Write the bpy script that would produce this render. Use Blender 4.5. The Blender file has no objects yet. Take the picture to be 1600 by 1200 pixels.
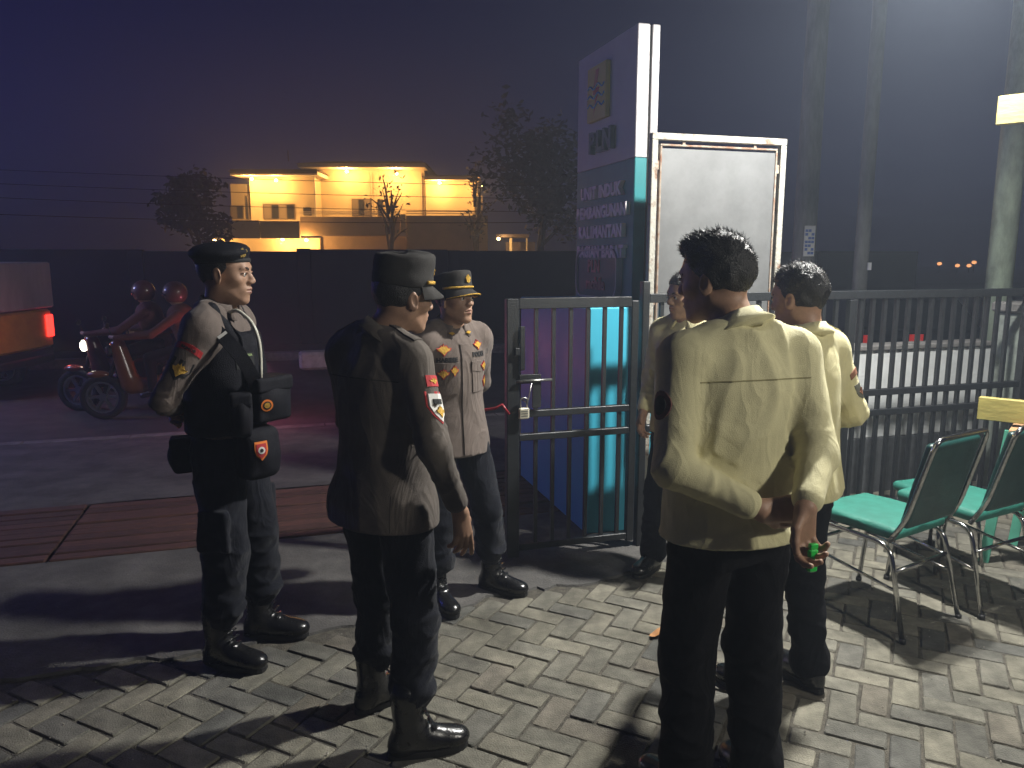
import bpy, bmesh, math, random
import numpy as np
from mathutils import Vector as V, Euler, Matrix
random.seed(7)
sc = bpy.context.scene

# ------------------------------------------------------------------ camera
CAM_H = 1.68; PITCH = 9.4; FPX = 1202.0
cam = bpy.data.cameras.new('camera'); cam.sensor_width = 36; cam.lens = FPX/1600*36; cam.clip_end = 2000; cam.clip_start = 0.05
camo = bpy.data.objects.new('camera', cam); sc.collection.objects.link(camo)
camo.location = (0, 0, CAM_H); camo.rotation_euler = (math.radians(90-PITCH), 0, 0)
sc.camera = camo

# ------------------------------------------------------------------ night sky
w = bpy.data.worlds.new('World'); sc.world = w; w.use_nodes = True
nt = w.node_tree; bg = nt.nodes['Background']
sky = nt.nodes.new('ShaderNodeTexSky'); sky.sky_type = 'NISHITA'; sky.sun_disc = False
sky.ozone_density = 6.0; sky.dust_density = 0.2
sky.sun_elevation = math.radians(22); sky.sun_rotation = math.radians(-75)
tint = nt.nodes.new('ShaderNodeMix'); tint.data_type = 'RGBA'; tint.blend_type = 'MULTIPLY'; tint.inputs['Factor'].default_value = 1.0
tint.inputs['B'].default_value = (0.20, 0.19, 1.0, 1)      # moonless city night: only the deep blue is left
nt.links.new(sky.outputs['Color'], tint.inputs['A']); nt.links.new(tint.outputs['Result'], bg.inputs['Color']); bg.inputs['Strength'].default_value = 0.0058

# ------------------------------------------------------------------ exposure and renderer
vs = sc.view_settings; vs.view_transform = 'Standard'; vs.look = 'None'; vs.exposure = 0.0; vs.gamma = 1.0; vs.use_curve_mapping = False
sc.cycles.use_denoising = True
sc.cycles.use_adaptive_sampling = True; sc.cycles.adaptive_threshold = 0.03; sc.cycles.adaptive_min_samples = 16
sc.cycles.max_bounces = 4; sc.cycles.diffuse_bounces = 2; sc.cycles.glossy_bounces = 2; sc.cycles.volume_bounces = 0
sc.cycles.caustics_reflective = False; sc.cycles.caustics_refractive = False
sc.cycles.sample_clamp_indirect = 4.0
# ------------------------------------------------------------------ the floodlight that lights the forecourt (its housing is built further down)
LAMP = V((2.02, 3.68, 3.32)); LAMP_AIM = V((1.15, 3.15, 0.0))
fl = bpy.data.lights.new('floodlight_led', 'AREA'); fl.shape = 'DISK'; fl.size = 0.16; fl.energy = 235; fl.color = (1.0, 0.985, 0.93)
flo = bpy.data.objects.new('floodlight_led', fl); sc.collection.objects.link(flo)
flo.location = LAMP; flo.rotation_euler = (LAMP_AIM-LAMP).to_track_quat('-Z', 'Y').to_euler()
# assumed lamp, unseen on the right, added to light the yellow-shirted man's back
FILL_LAMP = V((2.75, 0.75, 2.45))
pl_ = bpy.data.lights.new('assumed_fill_light', 'AREA'); pl_.shape = 'DISK'; pl_.size = 0.2; pl_.energy = 39; pl_.color = (1.0, 0.96, 0.84)
plo = bpy.data.objects.new('assumed_fill_light', pl_); sc.collection.objects.link(plo)
plo.location = FILL_LAMP; plo.rotation_euler = (V((0.6, 2.3, 0.6))-FILL_LAMP).to_track_quat('-Z', 'Y').to_euler()
# ------------------------------------------------------------------ generic helpers
C = bpy.context.scene.collection
R = math.radians

def link(o, parent=None):
    C.objects.link(o)
    if parent is not None:
        o.parent = parent
    return o

def tag(o, label=None, cat=None, group=None, kind=None):
    if label: o['label'] = label
    if cat: o['category'] = cat
    if group: o['group'] = group
    if kind: o['kind'] = kind
    return o

def empty(name, loc=(0, 0, 0), rz=0.0):
    o = bpy.data.objects.new(name, None)
    o.empty_display_size = 0.1
    o.location = loc
    o.rotation_euler = (0, 0, rz)
    return link(o)

def mesh_obj(name, verts, faces, mat=None, parent=None, smooth=False):
    me = bpy.data.meshes.new(name)
    if isinstance(verts, np.ndarray): verts = verts.tolist()
    if isinstance(faces, np.ndarray): faces = faces.tolist()
    me.from_pydata(verts, [], faces)
    me.update()
    if smooth:
        me.polygons.foreach_set('use_smooth', [True] * len(me.polygons))
    o = bpy.data.objects.new(name, me)
    if mat is not None:
        me.materials.append(mat)
    return link(o, parent)

class MB:
    """collects boxes, bars, tubes, prisms for one mesh"""
    def __init__(s): s.v = []; s.f = []
    def add(s, v, f):
        n = len(s.v); s.v += [tuple(p) for p in v]; s.f += [tuple(i + n for i in q) for q in f]; return s
    def box(s, x0, x1, y0, y1, z0, z1, bev=0.0):
        b = bev
        if b <= 0:
            v = [(x, y, z) for z in (z0, z1) for y in (y0, y1) for x in (x0, x1)]
            return s.add(v, [(0, 2, 3, 1), (4, 5, 7, 6), (0, 1, 5, 4), (2, 6, 7, 3), (0, 4, 6, 2), (1, 3, 7, 5)])
        def ring(z, i):
            return [(x0+i+b*0, y0+i+b, z), (x0+i+b, y0+i, z), (x1-i-b, y0+i, z), (x1-i, y0+i+b, z), (x1-i, y1-i-b, z), (x1-i-b, y1-i, z), (x0+i+b, y1-i, z), (x0+i, y1-i-b, z)]
        rs = [ring(z0, b), ring(z0+b, 0), ring(z1-b, 0), ring(z1, b)]
        return s.loft(rs)
    def loft(s, rings, cap=True, close=True):
        n = len(rings[0]); v = [p for r in rings for p in r]; f = []
        for k in range(len(rings)-1):
            for i in range(n if close else n-1):
                j = (i+1) % n
                f.append((k*n+i, k*n+j, (k+1)*n+j, (k+1)*n+i))
        if cap:
            f.append(tuple(range(n-1, -1, -1))); f.append(tuple((len(rings)-1)*n+i for i in range(n)))
        return s.add(v, f)
    def obox(s, c, ax, ay, az):
        c = V(c); ax = V(ax); ay = V(ay); az = V(az)
        v = [c+ax*i+ay*j+az*k for k in (-1, 1) for j in (-1, 1) for i in (-1, 1)]
        return s.add(v, [(0, 2, 3, 1), (4, 5, 7, 6), (0, 1, 5, 4), (2, 6, 7, 3), (0, 4, 6, 2), (1, 3, 7, 5)])
    def bar(s, a, b, w, h, up=(0, 0, 1)):
        a = V(a); b = V(b); d = (b-a); L = d.length; d.normalize()
        up = V(up)
        if abs(d.dot(up)) > 0.98: up = V((0, 1, 0))
        y = up.cross(d).normalized(); z = d.cross(y)
        return s.obox((a+b)/2, d*(L/2), y*(w/2), z*(h/2))
    def tube(s, pts, r, n=10, cap=True):
        pts = [V(p) for p in pts]; m = len(pts); rr = r if isinstance(r, (list, tuple)) else [r]*m
        rings = []; prev = None
        for i, p in enumerate(pts):
            t = (pts[min(i+1, m-1)]-pts[max(i-1, 0)]).normalized()
            if prev is None:
                u = t.cross(V((0, 0, 1)))
                if u.length < 0.05: u = t.cross(V((1, 0, 0)))
            else:
                u = prev - t*prev.dot(t)
            u.normalize(); prev = u; w = t.cross(u)
            rings.append([p+(u*math.cos(2*math.pi*k/n)+w*math.sin(2*math.pi*k/n))*rr[i] for k in range(n)])
        return s.loft(rings, cap)
    def prism(s, poly, y0, y1):
        """poly in x,z extruded along y"""
        return s.loft([[(x, y0, z) for x, z in poly], [(x, y1, z) for x, z in poly]])
    def build(s, name, mat, parent=None, smooth=False):
        return mesh_obj(name, s.v, s.f, mat, parent, smooth)

def arc_pts(pts, rad, n=6):
    """polyline with rounded corners"""
    pts = [V(p) for p in pts]; out = [pts[0]]
    for i in range(1, len(pts)-1):
        a, b, c = pts[i-1], pts[i], pts[i+1]
        r = min(rad, (a-b).length*0.45, (c-b).length*0.45)
        p0 = b+(a-b).normalized()*r; p1 = b+(c-b).normalized()*r
        for k in range(n+1):
            t = k/n
            out.append(p0*(1-t)**2+b*2*t*(1-t)+p1*t*t)
    out.append(pts[-1]); return out

# ------------------------------------------------------------------ materials
_mats = {}
def mat(name, col, rough=0.7, metal=0.0, noise=0.0, scale=20.0, bump=0.0, bscale=None, emit=None, estr=0.0, col2=None, spec=0.5, rnd=0.0, coat=0.0, sheen=0.0, detail=4, streak=None, crease=0.0, stain=0.0):
    """procedural principled material: noise mixes col->col2 ; rnd = per-object brightness spread"""
    if name in _mats: return _mats[name]
    m = bpy.data.materials.new(name); m.use_nodes = True
    nt = m.node_tree; b = nt.nodes['Principled BSDF']; L = nt.links.new
    b.inputs['Roughness'].default_value = rough; b.inputs['Metallic'].default_value = metal
    b.inputs['Specular IOR Level'].default_value = spec
    if coat: b.inputs['Coat Weight'].default_value = coat; b.inputs['Coat Roughness'].default_value = 0.15
    if sheen: b.inputs['Sheen Weight'].default_value = sheen
    c4 = (*col, 1); b.inputs['Base Color'].default_value = c4
    tc = nt.nodes.new('ShaderNodeTexCoord'); src = None
    coord = tc.outputs['Object']
    if streak:
        mp = nt.nodes.new('ShaderNodeMapping'); mp.inputs['Scale'].default_value = streak; L(coord, mp.inputs['Vector']); coord = mp.outputs['Vector']
    if noise or col2:
        n = nt.nodes.new('ShaderNodeTexNoise'); n.inputs['Scale'].default_value = scale; n.inputs['Detail'].default_value = detail
        n.inputs['Roughness'].default_value = 0.65
        L(coord, n.inputs['Vector'])
        cr = nt.nodes.new('ShaderNodeValToRGB'); cr.color_ramp.elements[0].position = 0.38; cr.color_ramp.elements[1].position = 0.66
        c2 = col2 if col2 else tuple(max(0, min(1, c*(1-noise))) for c in col)
        cr.color_ramp.elements[0].color = (*c2, 1); cr.color_ramp.elements[1].color = c4
        L(n.outputs['Fac'], cr.inputs['Fac']); src = cr.outputs['Color']
        mr = nt.nodes.new('ShaderNodeMapRange'); mr.inputs['To Min'].default_value = min(1, rough+0.12); mr.inputs['To Max'].default_value = max(0.03, rough-0.1)
        L(n.outputs['Fac'], mr.inputs['Value']); L(mr.outputs['Result'], b.inputs['Roughness'])
    if rnd:
        oi = nt.nodes.new('ShaderNodeObjectInfo'); hs = nt.nodes.new('ShaderNodeHueSaturation')
        r2 = nt.nodes.new('ShaderNodeMapRange'); r2.inputs['To Min'].default_value = 1-rnd; r2.inputs['To Max'].default_value = 1+rnd
        L(oi.outputs['Random'], r2.inputs['Value']); L(r2.outputs['Result'], hs.inputs['Value'])
        if src: L(src, hs.inputs['Color'])
        else: hs.inputs['Color'].default_value = c4
        src = hs.outputs['Color']
    if stain:
        ge = nt.nodes.new('ShaderNodeNewGeometry'); n4 = nt.nodes.new('ShaderNodeTexNoise'); n4.inputs['Scale'].default_value = 2.6; n4.inputs['Detail'].default_value = 7; n4.inputs['Roughness'].default_value = 0.7
        L(ge.outputs['Position'], n4.inputs['Vector'])
        m4 = nt.nodes.new('ShaderNodeMapRange'); m4.inputs['From Min'].default_value = .34; m4.inputs['From Max'].default_value = .62; m4.inputs['To Min'].default_value = 1-stain; m4.inputs['To Max'].default_value = 1.0+stain*.25
        L(n4.outputs['Fac'], m4.inputs['Value'])
        h4 = nt.nodes.new('ShaderNodeHueSaturation'); L(m4.outputs['Result'], h4.inputs['Value'])
        if src: L(src, h4.inputs['Color'])
        else: h4.inputs['Color'].default_value = c4
        src = h4.outputs['Color']
    if src: L(src, b.inputs['Base Color'])
    if bump:
        n2 = nt.nodes.new('ShaderNodeTexNoise'); n2.inputs['Scale'].default_value = bscale or scale*3; n2.inputs['Detail'].default_value = 5
        L(coord, n2.inputs['Vector'])
        bp = nt.nodes.new('ShaderNodeBump'); bp.inputs['Strength'].default_value = bump; bp.inputs['Distance'].default_value = 0.01
        L(n2.outputs['Fac'], bp.inputs['Height']); L(bp.outputs['Normal'], b.inputs['Normal'])
        if crease:      # soft cloth creases: ridged, warped noise
            mp2 = nt.nodes.new('ShaderNodeMapping'); mp2.inputs['Scale'].default_value = (1.0, 1.0, .55); L(tc.outputs['Object'], mp2.inputs['Vector'])
            n5 = nt.nodes.new('ShaderNodeTexNoise'); n5.inputs['Scale'].default_value = 6.5; n5.inputs['Detail'].default_value = 2.5; n5.inputs['Distortion'].default_value = 1.3; L(mp2.outputs['Vector'], n5.inputs['Vector'])
            s5 = nt.nodes.new('ShaderNodeMath'); s5.operation = 'SUBTRACT'; s5.inputs[1].default_value = .5; L(n5.outputs['Fac'], s5.inputs[0])
            a5 = nt.nodes.new('ShaderNodeMath'); a5.operation = 'ABSOLUTE'; L(s5.outputs[0], a5.inputs[0])
            m5 = nt.nodes.new('ShaderNodeMath'); m5.operation = 'MINIMUM'; m5.inputs[1].default_value = .11; L(a5.outputs[0], m5.inputs[0])
            b5 = nt.nodes.new('ShaderNodeBump'); b5.inputs['Strength'].default_value = crease; b5.inputs['Distance'].default_value = 0.10; b5.invert = True
            L(m5.outputs[0], b5.inputs['Height']); L(bp.outputs['Normal'], b5.inputs['Normal']); L(b5.outputs['Normal'], b.inputs['Normal'])
    if emit:
        b.inputs['Emission Color'].default_value = (*emit, 1); b.inputs['Emission Strength'].default_value = estr
    _mats[name] = m
    return m

# ------------------------------------------------------------------ signed-distance modelling (bodies, clothes, boots, caps)
f32 = np.float32
def A3(p): return np.array(p, dtype=f32)

class Sdf:
    """ordered list of primitives; each evaluated only near itself"""
    def __init__(s): s.p = []; s.disp = None; s.cut = []
    def _add(s, fn, c, rad, k, op): s.p.append((fn, A3(c), float(rad), float(k), op)); return s
    def cap(s, a, b, ra, rb=None, k=0.02, op='u'):
        rb = ra if rb is None else rb
        a = A3(a); b = A3(b); d = b-a; dd = float(d@d)+1e-12
        def fn(P):
            q = P-a; t = np.clip((q@d)/dd, 0, 1)
            return np.sqrt(((q-t[:, None]*d)**2).sum(1)) - (ra+(rb-ra)*t)
        return s._add(fn, (a+b)/2, math.sqrt(dd)/2+max(ra, rb), k, op)
    def ell(s, c, r, rot=None, k=0.02, op='u'):
        c = A3(c); r = A3(r); M = None if rot is None else np.array(rot if isinstance(rot, Matrix) else Euler(rot).to_matrix(), dtype=f32)
        def fn(P):
            q = P-c
            if M is not None: q = q@M
            k0 = np.sqrt(((q/r)**2).sum(1)); k1 = np.sqrt(((q/(r*r))**2).sum(1))+1e-9
            return k0*(k0-1)/k1
        return s._add(fn, c, float(r.max()), k, op)
    def box(s, c, h, rad=0.01, rot=None, k=0.01, op='u'):
        c = A3(c); h = A3(h)-rad; M = None if rot is None else np.array(rot if isinstance(rot, Matrix) else Euler(rot).to_matrix(), dtype=f32)
        def fn(P):
            q = P-c
            if M is not None: q = q@M
            q = np.abs(q)-h
            return np.sqrt((np.maximum(q, 0)**2).sum(1))+np.minimum(q.max(1), 0)-rad
        return s._add(fn, c, float(np.sqrt((h*h).sum()))+rad, k, op)
    def loft(s, st, k=0.03, op='u', pw=2.0, rnd=0.0):
        """st rows: z, cx, cy, half-depth x, half-width y"""
        st = np.array(st, dtype=f32); z = st[:, 0]
        lo, hi = float(z[0]), float(z[-1])
        zz = np.linspace(lo, hi, 60); 
        T = [np.interp(zz, z, st[:, i]) for i in range(1, 5)]
        ker = np.array([1, 2, 3, 2, 1])/9.0
        T = [np.convolve(np.pad(t, 2, mode='edge'), ker, 'valid') for t in T]
        def fn(P):
            pz = P[:, 2]
            cx, cy, a, b = [np.interp(pz, zz, t) for t in T]
            u = np.abs(P[:, 0]-cx)/a; v = np.abs(P[:, 1]-cy)/b
            kk = (u**pw+v**pw)**(1/pw)
            d = (kk-1)*np.minimum(a, b)
            e = np.maximum(lo-pz, pz-hi)
            if rnd > 0:
                x = np.maximum(d+rnd, 0); y = np.maximum(e+rnd, 0)
                return np.sqrt(x*x+y*y)+np.minimum(np.maximum(d+rnd, e+rnd), 0)-rnd
            return np.maximum(d, e)
        c = ((st[:, 1].mean()), st[:, 2].mean(), (lo+hi)/2)
        return s._add(fn, c, math.hypot((hi-lo)/2, float(st[:, 3:].max()))+0.06, k, op)
    def plane(s, c, n, op='s', k=0.004):
        c = A3(c); n = A3(n)/np.linalg.norm(n)
        return s._add(lambda P: -((P-c)@n), c, 50, k, op)     # removes the side n points to
    def extend(s, o): s.p += o.p; return s
    def __call__(s, P, cull=True):
        P = P.astype(f32); D = np.full(len(P), 0.5, dtype=f32)
        for fn, c, rad, k, op in s.p:
            if cull and rad < 40:
                m = np.nonzero(((P-c)**2).sum(1) < (rad+k+0.09)**2)[0]
                if len(m) == 0: continue
                Q = P[m]; d0 = D[m]
            else:
                m = slice(None); Q = P; d0 = D
            d = fn(Q).astype(f32)
            if op == 'u':
                h = np.maximum(k-np.abs(d0-d), 0)/max(k, 1e-6)
                D[m] = np.minimum(d0, d)-h*h*k*0.25
            elif op == 's':
                d = -d; h = np.maximum(k-np.abs(d0-d), 0)/max(k, 1e-6)
                D[m] = np.maximum(d0, d)+h*h*k*0.25
            else:
                D[m] = np.maximum(d0, d)
        if s.disp is not None: D = D - s.disp(P)
        for c, n in s.cut: D = np.maximum(D, (P-c)@n)
        return D
    def bounds(s):
        lo = np.min([c-r for _, c, r, _, op in s.p if op == 'u'], axis=0); hi = np.max([c+r for _, c, r, _, op in s.p if op == 'u'], axis=0)
        return lo-0.02, hi+0.02

def grid_axis(lo, hi, h, fine=()):
    """coordinates from lo to hi with step h, and step f inside (a,b,f) ranges"""
    out = [lo]; 
    while out[-1] < hi:
        st = h
        for a, b, f in fine:
            if a <= out[-1] < b: st = min(st, f)
        out.append(out[-1]+st)
    return np.array(out, dtype=f32)

def mesh_sdf(sdf, h=0.006, lo=None, hi=None, finez=(), finexy=None):
    l0, h0 = sdf.bounds()
    lo = l0 if lo is None else np.maximum(l0, A3(lo)); hi = h0 if hi is None else np.minimum(h0, A3(hi))
    xs = grid_axis(lo[0], hi[0], finexy or h); ys = grid_axis(lo[1], hi[1], finexy or h); zs = grid_axis(lo[2], hi[2], h, finez)
    B = 6
    def padb(a):
        n = (-len(a)) % B
        return np.concatenate([a, a[-1]+(a[-1]-a[-2])*np.arange(1, n+1)]).astype(f32) if n else a
    xs, ys, zs = padb(xs), padb(ys), padb(zs)
    nx, ny, nz = len(xs), len(ys), len(zs)
    bx, by, bz = [a.reshape(-1, B).mean(1) for a in (xs, ys, zs)]
    G = np.stack(np.meshgrid(bx, by, bz, indexing='ij'), -1).reshape(-1, 3)
    dc = sdf(G)
    hx, hy, hz = [(a.reshape(-1, B)[:, -1]-a.reshape(-1, B)[:, 0])/2+(a[1]-a[0]) for a in (xs, ys, zs)]
    rad = np.sqrt(hx[:, None, None]**2+hy[None, :, None]**2+hz[None, None, :]**2).reshape(-1)
    near = np.nonzero(np.abs(dc) < rad*1.25+0.012)[0]
    D = np.repeat(np.repeat(np.repeat(dc.reshape(len(bx), len(by), len(bz)), B, 0), B, 1), B, 2)
    I, J, K = np.unravel_index(near, (len(bx), len(by), len(bz)))
    o = np.arange(B)
    ii = (I[:, None]*B+o)[:, :, None, None]; jj = (J[:, None]*B+o)[:, None, :, None]; kk = (K[:, None]*B+o)[:, None, None, :]
    ii, jj, kk = [a.reshape(-1) for a in np.broadcast_arrays(ii, jj, kk)]
    P = np.stack([xs[ii], ys[jj], zs[kk]], 1)
    D[ii, jj, kk] = sdf(P)
    D[0], D[-1], D[:, 0], D[:, -1], D[:, :, 0], D[:, :, -1] = 1, 1, 1, 1, 1, 1
    S = D < 0
    cnt = sum(S[a:nx-1+a, b:ny-1+b, c:nz-1+c].astype(np.int8) for a in (0, 1) for b in (0, 1) for c in (0, 1))
    act = (cnt > 0) & (cnt < 8)
    ci, cj, ck = np.nonzero(act)
    idx = np.full(act.shape, -1, dtype=np.int32); idx[ci, cj, ck] = np.arange(len(ci))
    acc = np.zeros((len(ci), 3), dtype=np.float64); num = np.zeros(len(ci))
    corners = [(a, b, c) for a in (0, 1) for b in (0, 1) for c in (0, 1)]
    val = {k: D[ci+k[0], cj+k[1], ck+k[2]] for k in corners}
    for a in corners:
        for ax in range(3):
            if a[ax] == 0:
                b = list(a); b[ax] = 1; b = tuple(b)
                va, vb = val[a], val[b]; m = (va < 0) != (vb < 0)
                t = va[m]/(va[m]-vb[m])
                pa = np.stack([xs[ci[m]+a[0]], ys[cj[m]+a[1]], zs[ck[m]+a[2]]], 1); pb = np.stack([xs[ci[m]+b[0]], ys[cj[m]+b[1]], zs[ck[m]+b[2]]], 1)
                acc[m] += pa+(pb-pa)*t[:, None]; num[m] += 1
    verts = acc/num[:, None]
    F = []
    for ax in range(3):
        sl0 = [slice(None)]*3; sl1 = [slice(None)]*3
        sl0[ax] = slice(0, -1); sl1[ax] = slice(1, None)
        s0, s1 = S[tuple(sl0)], S[tuple(sl1)]
        e = s0 != s1
        u, v = [(1, 2), (2, 0), (0, 1)][ax]
        i, j, k = np.nonzero(e); q = [i, j, k]
        ok = (q[u] > 0) & (q[v] > 0) & (q[u] < S.shape[u]-1) & (q[v] < S.shape[v]-1)
        q = [a[ok] for a in q]
        flip = s0[e][ok]
        def cell(du, dv):
            c = [a.copy() for a in q]; c[u] -= du; c[v] -= dv
            return idx[c[0], c[1], c[2]]
        quad = np.stack([cell(1, 1), cell(0, 1), cell(0, 0), cell(1, 0)], 1)
        quad[~flip] = quad[~flip][:, ::-1]
        F.append(quad)
    F = np.concatenate(F); F = F[(F >= 0).all(1)]
    return verts, F

def sdf_obj(name, sdf, m, parent, h=0.006, **kw):
    v, f = mesh_sdf(sdf, h, **kw)
    me = bpy.data.meshes.new(name)
    me.vertices.add(len(v)); me.vertices.foreach_set('co', v.astype(f32).reshape(-1))
    me.loops.add(len(f)*4); me.loops.foreach_set('vertex_index', f.astype(np.int32).reshape(-1))
    me.polygons.add(len(f)); me.polygons.foreach_set('loop_start', np.arange(0, len(f)*4, 4, dtype=np.int32))
    me.polygons.foreach_set('use_smooth', np.ones(len(f), dtype=bool))
    me.update(calc_edges=True); me.validate()
    me.materials.append(m)
    return link(bpy.data.objects.new(name, me), parent)

def march(sdf, P, n, steps=26, far=0.12):
    """slide points P (start outside) along -n until they meet the surface"""
    P = P.astype(f32)+n*far; t = np.zeros(len(P), dtype=f32)
    for _ in range(steps):
        d = sdf(P-n*t[:, None]); t = np.clip(t+np.clip(d*0.8, -0.02, 0.03), 0, 2.2*far)
    return P-n*t[:, None]

def decal(name, sdf, polys, c, n, up, m, parent, lift=0.002, thick=0.002, far=0.12):
    """flat outline(s) laid onto a curved surface: polys = list of (verts2d, faces)"""
    n = A3(n)/np.linalg.norm(n); up = A3(up); up = up-n*(up@n); up /= np.linalg.norm(up); rt = np.cross(up, n)
    v2, fs = polys
    v2 = np.array(v2, dtype=f32)
    P = A3(c)+v2[:, :1]*rt+v2[:, 1:2]*up
    Q = march(sdf, P, n, far=far)
    top = Q+n*(lift+thick); bot = Q+n*(lift-0.003)
    N = len(v2); faces = [tuple(f) for f in fs]
    edges = {}
    for f in faces:
        for a, b in zip(f, f[1:]+f[:1]): edges[(a, b)] = 1
    side = [(a, a+N, b+N, b) for (a, b) in edges if (b, a) not in edges]
    o = mesh_obj(name, np.concatenate([top, bot]), faces+side, m, parent, False)
    return o

def grid2(w, h, nx=6, ny=6, shape=None):
    """subdivided rectangle (or warped by shape(u,v)->(x,y), u,v in -1..1)"""
    v = []; f = []
    for j in range(ny+1):
        for i in range(nx+1):
            a, b = -1+2*i/nx, -1+2*j/ny
            v.append(shape(a, b) if shape else (a*w/2, b*h/2))
    for j in range(ny):
        for i in range(nx):
            k = j*(nx+1)+i; f.append((k, k+1, k+nx+2, k+nx+1))
    return v, f

def disc2(r, n=14, ry=None, rings=2):
    v = [(0, 0)]; f = []; ry = ry or r
    for q in range(1, rings+1):
        v += [(r*q/rings*math.cos(2*math.pi*i/n), ry*q/rings*math.sin(2*math.pi*i/n)) for i in range(n)]
    f = [(0, 1+i, 1+(i+1) % n) for i in range(n)]
    for q in range(rings-1):
        f += [(1+q*n+i, 1+(q+1)*n+i, 1+(q+1)*n+(i+1) % n, 1+q*n+(i+1) % n) for i in range(n)]
    return v, f

def star2(pts):
    """fan polygon from an outline given anticlockwise"""
    v = [(sum(p[0] for p in pts)/len(pts), sum(p[1] for p in pts)/len(pts))]+list(pts); n = len(pts)
    return v, [(0, 1+i, 1+(i+1) % n) for i in range(n)]

def text2(s, size, bold=0.0, ext=0.0, spacing=1.0):
    cu = bpy.data.curves.new('lettering', 'FONT'); cu.body = s; cu.size = size; cu.align_x = 'CENTER'; cu.align_y = 'CENTER'
    cu.offset = bold; cu.resolution_u = 2; cu.extrude = ext; cu.space_character = spacing
    o = bpy.data.objects.new('lettering', cu); C.objects.link(o)
    dg = bpy.context.evaluated_depsgraph_get(); me = o.evaluated_get(dg).to_mesh()
    v = [tuple(x.co) for x in me.vertices]; f = [tuple(p.vertices) for p in me.polygons]
    o.evaluated_get(dg).to_mesh_clear(); C.objects.unlink(o); bpy.data.objects.remove(o); bpy.data.curves.remove(cu)
    return v, f
def text2d(s, size, bold=0.0, spacing=1.0):
    v, f = text2(s, size, bold, 0, spacing)
    return [(p[0], p[1]) for p in v], f

def snoise(P, s, seed=0):
    """cheap smooth pseudo-noise, roughly -1..1"""
    x, y, z = P[:, 0]*s, P[:, 1]*s, P[:, 2]*s; a = seed*1.7
    return (np.sin(x*1.1+1.9*np.sin(y*0.7+a)+a)+np.sin(y*1.3+1.7*np.sin(z*0.8+2*a)+2.1)+np.sin(z*0.9+1.8*np.sin(x*0.9+a)+4.2+a))/3
# ------------------------------------------------------------------ layout helpers
def sx(px, py, Y):           # world x,z of a picture point at distance Y (1600 x 1200 picture)
    a, b = (px-800)/FPX, (600-py)/FPX; c, s_ = math.cos(R(PITCH)), math.sin(R(PITCH))
    dy = c+b*s_; dz = b*c-s_
    t = Y/dy
    return a*t, CAM_H+dz*t
FA = math.atan(0.30); FU = V((math.cos(FA), math.sin(FA), 0)); FV = V((-math.sin(FA), math.cos(FA), 0)); FO = V((0, 4.1, 0))
def fp(u, v, z=0): return FO+FU*u+FV*v+V((0, 0, z))
def to_uv(p): q = V((p[0], p[1], 0))-FO; return q.dot(FU), q.dot(FV)
def sheet(name, pts, mt, kind='structure', parent=None, thick=0):
    mb = MB()
    if thick: mb.loft([[(p[0], p[1], p[2]-thick) for p in pts], pts])
    else: mb.add(pts, [tuple(range(len(pts)))])
    o = mb.build(name, mt, parent); tag(o, kind=kind); return o
def grid_sheet(name, u0, u1, v0, v1, zf, mt, nu=60, nv=20, conv=fp, rough=0.0):
    vs_ = []; fs = []
    for j in range(nv+1):
        for i in range(nu+1):
            u = u0+(u1-u0)*i/nu; v = v0+(v1-v0)*j/nv
            p = conv(u, v, zf(u, v)+random.uniform(-rough, rough)); vs_.append(tuple(p))
    for j in range(nv):
        for i in range(nu):
            q = j*(nu+1)+i; fs.append((q, q+1, q+nu+2, q+nu+1))
    o = mesh_obj(name, vs_, fs, mt, None, True); tag(o, kind='structure'); return o

# ------------------------------------------------------------------ ground, road, pavement
M_SAND = mat('joint_sand', (0.12, 0.108, 0.086), 0.95, noise=0.5, scale=30, bump=0.9, bscale=160)
M_APRON = mat('apron_concrete', (0.128, 0.122, 0.114), 0.9, noise=0.35, scale=5, bump=0.6, bscale=110, detail=8, stain=.35)
M_WALK = mat('sidewalk_concrete', (0.125, 0.120, 0.118), 0.9, noise=0.4, scale=3, bump=0.6, bscale=60, detail=8, stain=.4)
M_ROAD = mat('road_asphalt', (0.050, 0.048, 0.050), 0.8, noise=0.35, scale=4, bump=0.7, bscale=90, detail=8)
M_SOIL = mat('dark_soil', (0.035, 0.032, 0.028), 0.95, noise=0.4, scale=2, bump=0.7, bscale=20)
M_RUST = mat('rusty_slat', (0.105, 0.040, 0.028), 0.75, col2=(0.045, 0.021, 0.018), scale=9, bump=0.4, bscale=80, rnd=0.25, streak=(1, 8, 8))
M_CHAN = mat('drain_dark', (0.02, 0.018, 0.017), 0.95)
M_KERB = mat('kerb_concrete', (0.22, 0.21, 0.20), 0.9, noise=0.4, scale=9, bump=0.5, bscale=70)

tag(mesh_obj('ground', [(-150, -20, -.46), (150, -20, -.46), (150, 170, -.46), (-150, 170, -.46)], [(0, 1, 2, 3)], M_SOIL), kind='structure')
def zwalk(u, v): return -0.004-0.15*max(0, (v-1.8)/2.8)
grid_sheet('sidewalk', -14, 9, 1.80, 4.55, zwalk, M_WALK, 70, 14, rough=.003)
mb = MB()
for i in range(24):
    a = fp(-14+i*.98, 4.63, -.235); mb.obox(a, FU*.482, FV*.075, V((0, 0, .085)))
kerb = mb.build('kerb', M_KERB); tag(kerb, kind='structure')
grid_sheet('road', -60, 100, 4.70, 11.6, lambda u, v: -.32, M_ROAD, 40, 6)
mb = MB()
far_kerb = tag(MB().obox(fp(0, 11.72, -.25), FU*75, FV*.12, V((0, 0, .09))).build('far_kerb', M_KERB), kind='structure')
grid_sheet('far_verge', -60, 100, 11.84, 40, lambda u, v: -.17, M_SOIL, 30, 10)

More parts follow.
